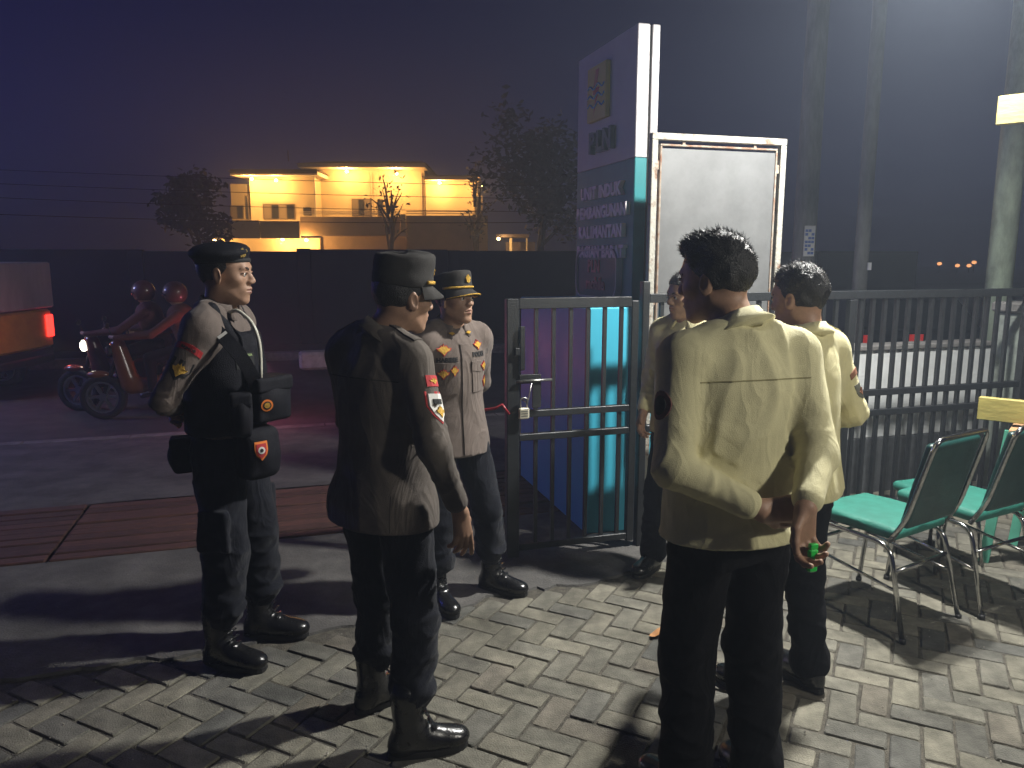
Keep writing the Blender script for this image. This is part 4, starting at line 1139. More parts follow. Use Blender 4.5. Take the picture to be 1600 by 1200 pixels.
# small lit porch to the right of the house
por = empty('porch', (0, 0, 0)); tag(por, 'small dim porch with one warm lamp right of the cream house', 'porch')
hb('post', (796, 372), (800, 416), 33, .3, M_HW, por); hb('post', (822, 372), (824, 416), 33, .3, M_HW, por); hb('back_wall', (790, 378), (836, 420), 34.4, .2, M_PARA, por)
x0, z0 = sx(776, 371, 33); x1, z1 = sx(826, 369, 33); MB().box(x0, x1, 32.6, 34.5, z0, z0+.12).build('porch_roof', M_ROOF, por)
for px, py, e in ((779, 373, .8), (833, 412, .35)):
    x, z = sx(px, py, 32.4); sdf_obj('porch_lamp', Sdf().ell((x, 32.4, z), (.07, .07, .06), None), M_BULB, por, .025)
    l = bpy.data.lights.new('porch_lamp_light', 'POINT'); l.energy = 90*e; l.color = (1.0, .60, .22); l.shadow_soft_size = .07
    lo_ = link(bpy.data.objects.new('porch_lamp_light', l)); lo_.location = (x, 32.25, z-.1)

# dark boundary wall on the far side of the road
bw = empty('boundary_wall', tuple(fp(-9, 13.2, -.2)), FA); tag(bw, 'long unlit dark boundary wall on the far side of the road', 'wall')
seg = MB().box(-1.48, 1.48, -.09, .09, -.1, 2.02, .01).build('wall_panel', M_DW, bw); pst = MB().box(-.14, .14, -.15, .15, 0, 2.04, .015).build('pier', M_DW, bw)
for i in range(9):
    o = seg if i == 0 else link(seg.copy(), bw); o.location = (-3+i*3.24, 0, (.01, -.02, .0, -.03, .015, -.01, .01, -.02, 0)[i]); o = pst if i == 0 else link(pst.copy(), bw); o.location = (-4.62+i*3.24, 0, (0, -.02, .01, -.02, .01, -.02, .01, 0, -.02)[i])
# white painted kerb block
x, z = sx(496, 556, 12.8); wb = MB().box(-.30, .30, -.2, .2, 0, .29, .04).build('kerb_block', M_TW if False else mat('white_block', (.62, .60, .58), .8, noise=.3, scale=8, bump=.4, bscale=30)); wb.location = (x, 12.8, -.17); wb.rotation_euler = (0, 0, FA)
tag(wb, 'white painted concrete block at the far kerb behind the officers', 'block')

# ------------------------------------------------------------------ trees (dark against the night)
M_BARK = mat('bark', (0.07, 0.055, 0.042), .9, noise=.4, scale=8, bump=.6, bscale=20); M_FOL = mat('foliage', (0.014, 0.022, 0.010), .8, noise=.5, scale=1.5)
M_FOL2 = mat('foliage_dusty', (0.085, 0.085, 0.04), .7, noise=.4, scale=2)
def tree(label, X, Y, z0, Hh, spread, nleaf, seed, m=M_FOL, leaf=.30, name='tree'):
    r = random.Random(seed); o = empty(name, (X, Y, z0)); tag(o, label, 'tree')
    tk = MB(); tk.tube([(0, 0, 0), (r.uniform(-.1, .1), 0, Hh*.25), (r.uniform(-.2, .2), r.uniform(-.2, .2), Hh*.5), (r.uniform(-.3, .3), 0, Hh*.8)], [Hh*.028, Hh*.022, Hh*.016, Hh*.005], 9)
    tips = []
    for i in range(11):
        a = r.uniform(0, 6.28); h0 = Hh*r.uniform(.3, .7); L = spread*r.uniform(.5, 1.0); e = V((math.cos(a)*L, math.sin(a)*L, h0+Hh*r.uniform(.08, .32)))
        m_ = V((math.cos(a)*L*.5, math.sin(a)*L*.5, h0+(e.z-h0)*.65)); tk.tube([(0, 0, h0), m_, e], [Hh*.011, Hh*.007, Hh*.002], 6); tips += [e, m_]
    tk.build('trunk', M_BARK, o, True)
    tips += [V((r.gauss(0, spread*.3), r.gauss(0, spread*.3), Hh*r.uniform(.7, 1.0))) for _ in range(7)]
    vv, ff = [], []
    for i in range(nleaf):
        c = r.choice(tips); p = c+V((r.gauss(0, 1), r.gauss(0, 1), r.gauss(0, .7)))*spread*.19
        d = V((r.gauss(0, 1), r.gauss(0, 1), r.gauss(-.3, .6))).normalized(); s_ = d.cross(V((r.gauss(0, 1), r.gauss(0, 1), r.gauss(0, 1)))).normalized(); L = leaf*r.uniform(.6, 1.3)
        n0 = len(vv); vv += [p-d*L*.5, p+s_*L*.22, p+d*L*.5, p-s_*L*.22]; ff.append((n0, n0+1, n0+2, n0+3))
    mesh_obj('crown', [tuple(q) for q in vv], ff, m, o)
    return o
x, z = sx(845, 420, 30); tree('dark leafy tree right of the lit cream house', x, 30, -.17, 7.2, 2.2, 3600, 1)
x, z = sx(735, 330, 36.6); tree('scraggly tree lit by the eave lamps at the right end of the house', x+.25, 35.6, -.17, 6.1, .75, 420, 5, M_FOL2, .2)
x, z = sx(615, 330, 36); tree('thin sparse tree with few leaves before the house wall', x, 34.6, -.17, 5.9, .9, 90, 8, M_FOL2, .22)
x, z = sx(292, 400, 30); tree('tall dark tree left of the lit cream house', x, 31, -.17, 4.9, 1.35, 2600, 2)
#'broad dark tree at the left behind the road', x, 26, -.17, 7.8, 3.2, 4200, 3)
#'tall dark tree standing behind the house roof', x, 54, -.17, 13, 4.6, 3000, 4, leaf=.3)

# ------------------------------------------------------------------ overhead wires
M_WIRE = mat('wire_black', (0.012, 0.012, 0.012), .6)
def wire(label, a, b, sag, r=.008):
    a, b = V(a), V(b); pts = [a.lerp(b, t/24)-V((0, 0, sag*4*(t/24)*(1-t/24))) for t in range(25)]
    tag(MB().tube(pts, r, 5).build('overhead_wire', M_WIRE, None, True), label, 'wire', 'wires strung along the far side of the road')
def wpt(px, py, Y): x, z = sx(px, py, Y); return (x, Y, z)
for i, (l, y0, y1) in enumerate((('topmost overhead wire crossing the lit house under its eaves', 262, 283), ('second overhead wire from the top crossing the lit house', 283, 300), ('third overhead wire from the top crossing the lit house', 304, 318), ('lowest overhead wire crossing the lit house near its windows', 332, 330))):
    wire(l, wpt(-300, y0-10, 20), wpt(1150, y1+12, 22.5), .12+.04*i)

# ------------------------------------------------------------------ vehicles on the road
M_YEL = mat('truck_yellow', (0.52, 0.30, 0.03), .35, noise=.2, scale=5, coat=.4); M_BOX = mat('box_grey', (0.40, 0.40, 0.43), .5, noise=.25, scale=3, streak=(1, 1, .3)); M_RIB = mat('box_rib_white', (0.78, 0.79, 0.82), .45, noise=.15, scale=4); M_TYRE = mat('tyre', (.012, .012, .012), .85); M_BLK = mat('black_plastic', (.015, .015, .016), .5)
M_TAIL = mat('tail_red', (.5, .01, .01), .3, emit=(1.0, .03, .02), estr=4); M_MARK = mat('marker_orange', (.6, .2, .02), .3, emit=(1.0, .30, .05), estr=6); M_HEAD = mat('headlight', (1, 1, .9), .3, emit=(1.0, .97, .80), estr=14); M_RIM = mat('rim', (.3, .3, .3), .35, metal=.8)
def wheel(par, x, y, r, w_, z0=0):
    t = MB(); n = 22; prof = [(-w_/2, r*.72), (-w_/2, r*.96), (-w_/2+.015, r), (w_/2-.015, r), (w_/2, r*.96), (w_/2, r*.72)]
    t.loft([[(x+q*math.cos(2*math.pi*i/n), y+a, z0+r+q*math.sin(2*math.pi*i/n)) for i in range(n)] for a, q in prof+prof[:1]], cap=False); wh = t.build('wheel', M_TYRE, par, True)
    rm_ = MB()
    rm_.loft([[(x+q*math.cos(2*math.pi*i/n), y+a, z0+r+q*math.sin(2*math.pi*i/n)) for i in range(n)] for a, q in ((-w_*.42, r*.62), (-w_*.42, r*.73), (w_*.42, r*.73), (w_*.42, r*.62), (-w_*.42, r*.62))], cap=False)
    rm_.tube([(x, y-w_*.4, z0+r), (x, y+w_*.4, z0+r)], r*.18, 10)
    for i in range(6):
        a = i*math.pi/3; rm_.bar((x+r*.12*math.cos(a), y, z0+r+r*.12*math.sin(a)), (x+r*.66*math.cos(a), y, z0+r+r*.66*math.sin(a)), r*.14, w_*.35)
    rm_.build('rim', M_RIM, wh)
x, z = sx(80, 600, 11.4)
tk = empty('pickup_truck', (x-.25, 11.2, -.32), R(180)); tag(tk, 'yellow pickup truck with a white cargo box and red tail lamp at the left edge', 'truck')
# local: x forward (truck drives to the left), rear at x=0
MB().box(0, 2.3, -.78, .78, .42, .62, .02).build('chassis', M_BLK, tk)
MB().box(.0, 2.2, -.80, .80, .622, 1.20, .03).build('bed', M_YEL, tk)
for i in range(6): MB().box(.1+i*.36, .16+i*.36, .8005, .83, .66, 1.16, .006).build('bed_rib', M_YEL, tk); MB().box(.1+i*.36, .16+i*.36, -.83, -.8005, .66, 1.16, .006).build('bed_rib', M_YEL, tk)
cab = MB(); cab.loft([[(px, y, pz) for px, pz in ((2.25, .45), (3.75, .45), (3.85, .8), (3.75, 1.1), (3.3, 1.72), (2.3, 1.75))] for y in (-.78, .78)]); cab.build('cab', M_YEL, tk)
MB().box(-.03, 2.24, -.84, .84, 1.225, 1.92, .02).build('cargo_box', M_BOX, tk)
for i in range(9):
    MB().box(-.02+i*.27, .03+i*.27, .8405, .865, 1.24, 1.90, .004).build('box_rib', M_RIB, tk)
MB().box(-.03, .01, .8405, .87, 1.225, 1.92, .004).build('box_corner', M_RIB, tk)
for i in range(8): MB().box(.06+i*.27, .10+i*.27, .8405, .858, 1.235, 1.275, .004).build('hinge', M_BLK, tk)
MB().box(-.032, 2.24, .8405, .872, 1.905, 1.93, .004).build('box_top_rail', M_RIB, tk); MB().box(.9, .94, .8005, .85, .95, 1.02, .004).build('latch', M_BLK, tk); MB().box(.30, 1.55, .8005, .812, .44, .62, .004).build('mudguard', M_BLK, tk)
for y in (.70, -.70): MB().box(-.035, .0, y-.08, y+.08, .78, 1.12, .01).build('tail_lamp', M_TAIL, tk)
MB().box(.0, .10, .8005, .835, .82, 1.10, .01).build('tail_lamp', M_TAIL, tk); MB().box(.0, .09, .8005, .83, .72, .80, .01).build('reflector', M_TW, tk)
MB().box(.62, .72, .8305, .85, .70, .80, .01).build('marker_lamp', M_MARK, tk)
MB().box(-.06, 0, -.7, .7, .40, .52, .02).build('bumper', M_BLK, tk)
for wx in (.75, 3.05):
    for wy in (.70, -.70): wheel(tk, wx, wy, .30, .18)
def motorcycle(label, X, Y, ang, col, jacket, helm, rear=False):
    o = empty('motorcycle', (X, Y, -.32), R(ang)); tag(o, label, 'motorcycle', 'motorcycles passing on the road')
    mcol = mat('scooter_'+label.split()[0], col, .3, coat=.5)
    for wx in (0, 1.22): wheel(o, wx, 0, .28, .10)
    MB().tube([(1.22, 0, .28), (1.02, 0, .80), (.96, 0, 1.0)], .028, 8).build('fork', M_BLK, o, True)
    MB().tube(arc_pts([(.93, .32, 1.02), (.97, .12, 1.03), (.97, -.12, 1.03), (.93, -.32, 1.02)], .05), .014, 8).build('handlebar', M_BLK, o, True)
    sd = Sdf(); sd.cap((-.15, 0, .66), (.35, 0, .60), .11, .13, .05).cap((.35, 0, .45), (.85, 0, .42), .12, .10, .06).cap((.88, 0, .45), (1.0, 0, .92), .12, .09, .06).ell((1.26, 0, .56), (.14, .07, .05), None, .03)
    sdf_obj('bodywork', sd, mcol, o, .016)
    sdf_obj('seat', Sdf().cap((-.12, 0, .78), (.45, 0, .76), .085, .10, .04), M_BLK, o, .014)
    for s_ in (1, -1):
        mr_ = MB().tube([(.95, s_*.22, 1.03), (.98, s_*.27, 1.16)], .006, 6).build('mirror_stalk', M_BLK, o, True); sdf_obj('mirror', Sdf().ell((.98, s_*.29, 1.19), (.014, .055, .038), None), M_BLK, mr_, .01)
    MB().box(-.335, -.325, -.09, .09, .48, .60).build('number_plate', M_BLK, o)
    MB().tube([(.1, -.16, .30), (-.25, -.17, .38)], [.05, .06], 10).build('exhaust', M_RIM, o, True)
    MB().box(1.04, 1.12, -.10, .10, .80, .93, .03).build('headlamp', M_HEAD if not rear else M_BLK, o); MB().box(-.30, -.26, -.06, .06, .66, .73, .01).build('tail_lamp', M_TAIL, o)
    # rider
    p = empty('person', (X, Y, -.32), R(ang)); tag(p, jacket[1], 'person', 'riders on motorcycles')
    b = Sdf(); b.cap((.10, 0, .92), (.22, 0, 1.28), .15, .16, .05); 
    for s_ in (1, -1): b.cap((.2, s_*.17, 1.30), (.48, s_*.30, 1.08), .06, .05).cap((.48, s_*.30, 1.08), (.9, s_*.29, 1.04), .05, .035)
    sdf_obj('jacket', b, jacket[0], p, .016)
    b = Sdf()
    for s_ in (1, -1): b.cap((.08, s_*.10, .90), (.56, s_*.17, .78), .095, .075).cap((.56, s_*.17, .78), (.55, s_*.17, .38), .07, .05)
    sdf_obj('trousers', b, BLACKC, p, .016)
    b = Sdf()
    b.cap((.22, 0, 1.30), (.27, 0, 1.52), .055, .06).ell((.28, 0, 1.52), (.09, .075, .11), None).cap((.2, 0, 1.0), (.22, 0, 1.3), .08, .1)
    for s_ in (1, -1): b.cap((.2, s_*.17, 1.30), (.48, s_*.30, 1.08), .04, .035).cap((.48, s_*.30, 1.08), (.9, s_*.29, 1.04), .035, .028).cap((.9, s_*.29, 1.04), (.97, s_*.25, 1.05), .03, .025)
    sdf_obj('body', b, SKIN, p, .014)
    for s_ in (1, -1): sdf_obj('shoe', Sdf().cap((.52, s_*.17, .36), (.68, s_*.17, .32), .045, .035), BOOT, p, .012)
    hl = Sdf().ell((.27, 0, 1.56), (.145, .125, .145), None); hl.ell((.40, 0, 1.50), (.07, .09, .05), None, .01, 's'); hl.plane((.2, 0, 1.45), (0, 0, -1))
    hm_ = sdf_obj('helmet', hl, helm, p, .012)
    vz = Sdf().ell((.285, 0, 1.545), (.142, .118, .062), None); vz.plane((.30, 0, 1.5), (-1, 0, 0)); sdf_obj('visor', vz, M_GLASS, hm_, .010)
M_JO = mat('jacket_orange', (.13, .038, .016), .85, noise=.2, scale=8, bump=.3, bscale=60); M_JR = mat('jacket_maroon', (.12, .03, .025), .8, noise=.2, scale=8, bump=.3, bscale=60)
M_HR = mat('helmet_red', (.11, .028, .02), .5, coat=.6); M_HO = mat('helmet_dark', (.08, .026, .014), .5, coat=.5)
x, z = sx(205, 560, 9.6); motorcycle('red motorcycle with its headlamp on, heading left past the truck', x+.34, 9.9, 178, (.10, .018, .016), (M_JR, 'rider in a maroon jacket and red helmet behind the lit headlamp'), M_HR)
x, z = sx(262, 560, 9.0); motorcycle('orange motorcycle half hidden behind the officer wearing a beret', x+.20, 9.5, 184, (.20, .065, .012), (M_JO, 'rider in an orange jacket just left of the beret officer'), M_HO, True)
# headlamp beam of the first motorcycle
l = bpy.data.lights.new('headlamp_light', 'SPOT'); l.energy = 60; l.spot_size = R(50); l.color = (1, .95, .8); l.shadow_soft_size = .05
lo_ = link(bpy.data.objects.new('headlamp_light', l)); x, z = sx(205, 560, 9.6); lo_.location = (x+.34-1.16, 9.9, .53); lo_.rotation_euler = V((-1, 0, -.12)).to_track_quat('-Z', 'Y').to_euler()
l = bpy.data.lights.new('tail_lamp_light', 'POINT'); l.energy = 4; l.color = (1, .12, .12); l.shadow_soft_size = .06
x, z = sx(80, 600, 11.4); lo_ = link(bpy.data.objects.new('tail_lamp_light', l)); lo_.location = (x+.60, 10.55, .66)
for (lx, ly, e) in ((-3.0, 9.10, 26),):      # tail lamps of the motorcycles
    l = bpy.data.lights.new('tail_lamp_light', 'POINT'); l.energy = e; l.color = (1, .22, .30); l.shadow_soft_size = .06
    lo_ = link(bpy.data.objects.new('tail_lamp_light', l)); lo_.location = (lx, ly, .42)
# parked dark car seen between the fence bars
car = empty('car', (6.3, 12.6, -.32), R(8)); tag(car, 'dark car with red tail lamps seen between the fence bars', 'car')
MD = mat('car_dark_paint', (.02, .022, .026), .25, coat=.6)
MB().loft([[(px, y*q, pz) for px, pz in ((-1.9, .3), (1.9, .3), (1.95, .7), (1.5, .85), (-1.5, .9), (-1.95, .8))] for y, q in ((-.8, .97), (-.76, 1.0), (.76, 1.0), (.8, .97))]).build('body', MD, car)
cb = MB().loft([[(px, y, pz) for px, pz in ((-1.3, .88), (1.0, .86), (.5, 1.38), (-.9, 1.40))] for y in (-.68, .68)]).build('cabin', MD, car)
MB().loft([[(px, y, pz) for px, pz in ((-1.1, .92), (.85, .92), (.45, 1.32), (-.82, 1.33))] for y in (-.69, .69)]).build('side_glass', M_GLASS, cb)
for px in (-1.75, -1.2, -.3): MB().box(px, px+.22, -.80, -.772, .70, .82).build('side_lamp', mat('far_tail', (.3, .01, .01), .3, emit=(1, .04, .03), estr=.3), car)
MB().box(1.62, 1.72, -.80, -.772, .80, .86).build('marker_lamp', mat('far_marker', (.5, .2, .02), .3, emit=(1, .35, .08), estr=2), car)
for wx in (-1.2, 1.2):
    for wy in (-.72, .72): wheel(car, wx, wy, .3, .18)
# far street lamps
for i, (px, py) in enumerate(((1468, 412), (1496, 415), (1514, 415), (1522, 410))):
    x, z = sx(px, py, 90); o = empty('lamp_post', (x, 90, -.17)); tag(o, ('leftmost of the tiny far orange lamps beyond the fence', 'second from left of the tiny far orange lamps', 'third from left of the tiny far orange lamps', 'rightmost and highest of the tiny far orange lamps')[i], 'lamp', 'far orange lamps')
    MB().tube([(0, 0, 0), (0, 0, z+.17)], .05, 6).build('pole', M_BLK, o, True); sdf_obj('lamp_head', Sdf().ell((0, 0, z+.17), (.26, .26, .2), None), mat('far_bulb', (1, .5, .2), .5, emit=(1, .42, .15), estr=2.5), o, .08)
# assumed white flood lamp over the left side of the road, just out of the picture
# ------------------------------------------------------------------ chairs, stool, stall
M_CHROME = mat('chrome', (.55, .55, .54), .16, metal=1.0, noise=.3, scale=30); M_SEAT = mat('seat_green', (.022, .185, .140), .6, noise=.2, scale=12, bump=.25, bscale=200); M_BACKG = mat('seat_dark_green', (.007, .050, .044), .32, noise=.25, scale=12, bump=.25, bscale=160)
def chair(label, X, Y, face):
    o = empty('chair', (X, Y, 0), R(face)); tag(o, label, 'chair', 'green stacking chairs by the fence')
    # local x forward, seat 0.45 high
    st = Sdf(); st.box((.02, 0, .462), (.215, .205, .030), .028, None); st.ell((.03, 0, .478), (.21, .21, .026), None, .02); sdf_obj('seat', st, M_SEAT, o, .009)
    bk = Sdf(); bk.box((-.255, 0, .70), (.022, .195, .205), .020, (0, R(-13), 0), .02); bk.ell((-.245, 0, .70), (.030, .175, .18), (0, R(-13), 0), .02); sdf_obj('backrest', bk, M_BACKG, o, .009)
    for s_ in (1, -1):
        MB().tube(arc_pts([(.235, s_*.215, .0), (.195, s_*.212, .425), (-.175, s_*.212, .415), (-.275, s_*.225, .0)], .07), .0115, 10).build('leg', M_CHROME, o, True)
        for px in (.235, -.275): MB().tube([(px, s_*(.215 if px > 0 else .225), 0), (px-.001, s_*(.215 if px > 0 else .225), .02)], .0145, 8).build('foot_cap', M_BLK, o, True)
    MB().tube(arc_pts([(-.165, .205, .43), (-.235, .212, .55), (-.335, .206, .925), (-.335, -.206, .925), (-.235, -.212, .55), (-.165, -.205, .43)], .055), .0115, 10).build('back_frame', M_CHROME, o, True)
    MB().tube([(.150, .21, .36), (.150, -.21, .36)], .009, 8).build('stretcher', M_CHROME, o, True); MB().tube([(-.200, .215, .30), (-.200, -.215, .30)], .009, 8).build('stretcher', M_CHROME, o, True)
    for s_ in (1, -1): MB().tube([(.208, s_*.2125, .28), (-.222, s_*.2185, .22)], .008, 8).build('stretcher', M_CHROME, o, True)
    return o
chair('green chrome framed chair beside the man in the brightly lit shirt', 1.765, 3.51, 122)
chair('dark backed green chair at the right edge next to the other chair', 2.28, 3.74, 118)
stl = empty('stool', (2.37, 4.12, 0), R(20)); tag(stl, 'small green padded stool peeking out behind the nearer chair', 'stool')
sdf_obj('seat', Sdf().box((0, 0, .40), (.17, .17, .028), .025, None), M_SEAT, stl, .009)
for a in (1, -1):
    for b in (1, -1): MB().tube([(a*.13, b*.13, .38), (a*.17, b*.17, 0)], .011, 8).build('leg', M_CHROME, stl, True)
M_YP = mat('timber_yellow', (.44, .36, .10), .6, noise=.3, scale=9, bump=.3, bscale=40, streak=(.3, 1, 1)); M_GP = mat('timber_green', (.10, .42, .30), .6, noise=.25, scale=9); M_TAN = mat('timber_tan', (.52, .30, .15), .7, noise=.25, scale=6, streak=(.3, 1, 1))
x, z = sx(1528, 640, 4.15); sta = empty('stall', (x, 4.15, 0), R(-38)); tag(sta, 'yellow timber stall with a rail and roof beam at the right edge', 'stall')
def sb(n, *a, m=M_YP): return bx(n, *a, m, sta, .004)
sb('rail', 0, 1.5, -.02, .02, .80, .925); 
sb('shelf', .16, 1.45, -.10, .55, .755, .778, m=M_TAN)
MB().bar((.10, .0, .0), (.16, .0, .755), .05, .05).build('leg', M_GP, sta); MB().bar((.20, .40, .0), (.26, .40, .754), .05, .05).build('leg', M_GP, sta)
MB().bar((1.42, .0, .0), (1.36, .0, .755), .05, .05).build('leg', M_GP, sta)
sb('post', 1.10, 1.17, .70, .77, 0, 2.62); sb('post', 1.10, 1.17, -.12, -.05, 0, 2.62)
sb('roof_beam', -.03, 1.9, -.162, -.122, 2.335, 2.475); sb('roof_beam', 1.0, 1.9, .772, .812, 2.335, 2.475); sb('cross_beam', 1.173, 1.21, -.12, .77, 2.36, 2.46)
# ------------------------------------------------------------------ the six men
def wings2(w, h):
    pts = [(-1, .25), (-.8, -.15), (-.45, -.35), (-.15, -.8), (0, -1), (.15, -.8), (.45, -.35), (.8, -.15), (1, .25), (.6, .3), (.35, .75), (.12, .55), (0, 1), (-.12, .55), (-.35, .75), (-.6, .3)]
    return star2([(x*w/2, y*h/2) for x, y in pts])
def shield2(w, h):
    pts = [(-1, 1), (-1, .1), (-.75, -.45), (0, -1), (.75, -.45), (1, .1), (1, 1), (0, 1)]
    return star2([(x*w/2, y*h/2) for x, y in pts])
def layered(p, name, kinds, c, n, up, sdf=None, lift=.0015):
    """a badge: stacked outlines on the cloth; first is the part, others its sub-parts"""
    par = p.o
    for i, (nm, geo, m, dx, dy) in enumerate(kinds):
        nn = V(n).normalized(); uu = V(up); uu = (uu-nn*uu.dot(nn)).normalized(); rt = uu.cross(nn)
        o = decal(nm, sdf or p.shirt, geo, V(c)+rt*dx+uu*dy, n, up, m, par, lift+.0014*i, .0014)
        if i == 0: par = o

def pocket(p, c, n, w, h, m, flap=True):
    pk = decal('pocket', p.shirt, grid2(w, h, 6, 6), c, n, (0, 0, 1), m, p.o, .001, .004)
    if flap: decal('pocket_flap', p.shirt, grid2(0, 0, 6, 3, lambda a, b: (a*w*.53, h*.5+b*h*.17-(1-abs(a))*.010*(b < 0))), c, n, (0, 0, 1), m, pk, .004, .004)
    return pk

# ---- A: young officer in beret and load vest
p = Person('officer in black beret and tactical vest with pouches, standing at the left', (-1.18, 3.11), -5, 1.735)
p.torso(.01)
p.arms(dict(el=(-.13, .235, 1.13), wr=(-.205, .03, 1.045), dir=(.12, -1, -.05), palm=(1, 0, -.2), curl=(26, 30, 32, 34)), dict(el=(-.125, -.225, 1.115), wr=(-.185, -.015, 1.03), dir=(-.05, 1, -.1), palm=(1, 0, 0), curl=(35, 38, 40, 42)))
p.head((.035, 0, 1.58), 5, 2)
p.legs([(.055, .12, 4), (-.015, -.135, -10)], NAVY, 'boot', 1.15, cargo=True)
p.make_shirt(POLICE, hem=.90, flare=.9, seed=1, loose=.93); p.collar(POLICE); p.hair('crop', 3, 500); p.beret(); p.face_parts(); p.finish_body()
A = p; k = p.k
vs_ = Sdf()
vs_.loft([[q*k for q in r] for r in [(.96, .0, 0, .152, .196), (1.05, .006, 0, .150, .192), (1.20, .012, 0, .150, .186), (1.30, .012, 0, .142, .165), (1.355, .01, 0, .118, .130)]], .03, rnd=.02)
for s_ in (1, -1):
    vs_.cap((.09*k, s_*.085*k, 1.33*k), (.01*k, s_*.10*k, 1.445*k), .030*k, .026*k, .03); vs_.cap((.01*k, s_*.10*k, 1.445*k), (-.10*k, s_*.085*k, 1.32*k), .026*k, .035*k, .03)
vs_.disp = lambda P: .0025*snoise(P, 40, 2)
# arm holes
for s_ in (1, -1): vs_.ell((.0, s_*.235*k, 1.33*k), (.085, .075, .13), None, .02, 's')
p.vest = sdf_obj('vest', vs_, VEST, p.o, .0075)
def pouch(par, c, h, rot=0, m=VEST, rad=.018, nm='pouch', flap=True):
    sd = Sdf().box(c, h, rad, rotz(rot), .01); sd.ell((c[0]+.02*math.cos(rot), c[1]+.02*math.sin(rot), c[2]), (h[0]*1.0, h[1]*.95, h[2]*.9), rotz(rot), .02)
    sd.disp = lambda P: .0018*snoise(P, 45, 4)
    o = sdf_obj(nm, sd, m, par, .006)
    if flap: sdf_obj('flap', Sdf().box((c[0]+.006*math.cos(rot), c[1]+.006*math.sin(rot), c[2]+h[2]*.72), (h[0]*1.06, h[1]*1.05, h[2]*.34), .012, rotz(rot)), m, o, .006)
    return o, sd
cpo, cps = pouch(p.o, (.185, -.03, 1.115), (.062, .085, .088), R(-28))
layered(p, 'b', [('round_badge', disc2(.024, 16), ORANGEP, 0, 0), ('badge_ring', disc2(.017, 14), BLACKP, 0, 0), ('badge_centre', disc2(.012, 10), GOLD, 0, 0)], (.235, -.125, 1.10), (.55, -.83, 0), (0, 0, 1), cps)
decal('tag', cps, grid2(.046, .026, 3, 2), (.145, -.128, 1.125), (.30, -.95, 0), (0, 0, 1), VIOLETP, cpo, .001, .003)
p2o, p2s = pouch(p.o, (.13, -.145, 1.07), (.05, .04, .085), R(-60))
thp, ths = pouch(p.o, (.16, -.085, .905), (.062, .085, .105), R(-32), rad=.04, nm='hip_bag', flap=False)
layered(p, 'b', [('shield_badge', shield2(.052, .075), ORANGEP, 0, 0), ('shield_field', shield2(.040, .058), REDP, 0, 0), ('shield_centre', disc2(.014, 12), WHITEP, 0, .004), ('shield_emblem', disc2(.007, 8), LETTER, 0, .004)], (.225, -.17, .925), (.62, -.78, 0), (0, 0, 1), ths)
pouch(p.o, (-.115, -.135, .90), (.045, .042, .07), R(205))
# sling strap, reflective tip, hydration tube
st = []
for t in range(13):
    q = t/12; st.append(V((-.02+.20*q, -.125+.03*q, 1.455-.30*q))+V((.07*math.sin(math.pi*q), -.055*math.sin(math.pi*q), 0)))
mb = MB(); rings = []
for i, c in enumerate(st):
    tdir = (st[min(i+1, 12)]-st[max(i-1, 0)]).normalized(); nn = V((.45, -.85, .35)); nn = (nn-tdir*nn.dot(tdir)).normalized(); ww = tdir.cross(nn)
    rings.append([c+ww*.026+nn*.004, c-ww*.026+nn*.004, c-ww*.026-nn*.004, c+ww*.026-nn*.004])
mb.loft(rings); sling = mb.build('sling', VEST, p.o)
rf = [[st[i]+V((.45, -.85, .35)).normalized()*.006+(st[i+1]-st[i]).normalized()*d_ for d_ in (0,)] for i in (3,)]
mb = MB(); c = st[3]+V((.006, -.010, .004)); mb.obox(c, (st[4]-st[3]).normalized()*.006, V((0, .0, .0))+(st[4]-st[3]).normalized().cross(V((.45, -.85, .35)).normalized())*.020, V((.45, -.85, .35)).normalized()*.0015); mb.build('reflective_strip', WHITEP, sling)
M_TUBE = mat('tube_beige', (.62, .60, .50), .45)
MB().tube(arc_pts([(.055, -.055, 1.455), (.10, -.06, 1.475), (.165, -.075, 1.43), (.195, -.085, 1.36), (.200, -.090, 1.28), (.195, -.092, 1.19)], .05, 5), .0075, 8).build('drinking_tube', M_TUBE, p.o, True)
layered(p, 'b', [('chest_patch', grid2(.085, .062, 4, 4), BLACKP, 0, 0), ('flag_red', grid2(.020, .009, 2, 2), REDP, -.022, .0045), ('flag_white', grid2(.020, .009, 2, 2), WHITEP, -.022, -.0045), ('lettering', text2d('POLISI', .018, .0006), mat('patch_green', (.30, .40, .18), .8), .0, -.021), ('lettering', text2d('INDONESIA', .012, .0005), mat('patch_green', (.3, .4, .18), .8), .0, .021), ('emblem', disc2(.008, 8), WHITEP, .012, 0)], (.13, -.085, 1.275), (.72, -.69, .05), (0, 0, 1), vs_)
# sleeve: red tab, black shield with gold emblem
sh_, el_, wr_ = A.arm[-1]; ax = (sh_-el_).normalized()
c1 = sh_.lerp(el_, .30)
layered(p, 'b', [('red_tab', grid2(0, 0, 8, 2, lambda a, b: (a*.050, b*.0125+.012*(1-a*a))), REDP, 0, 0), ('lettering', text2d('BRIMOB', .016, .0006), LETTER, 0, .006)], c1+V((.012, -.03, .01)), (.22, -1, .1), ax)
c2 = sh_.lerp(el_, .55)
layered(p, 'b', [('sleeve_shield', shield2(.078, .085), BLACKP, 0, 0), ('shield_emblem', wings2(.058, .058), GOLD, 0, .002)], c2+V((.012, -.03, .0)), (.22, -1, .1), ax)

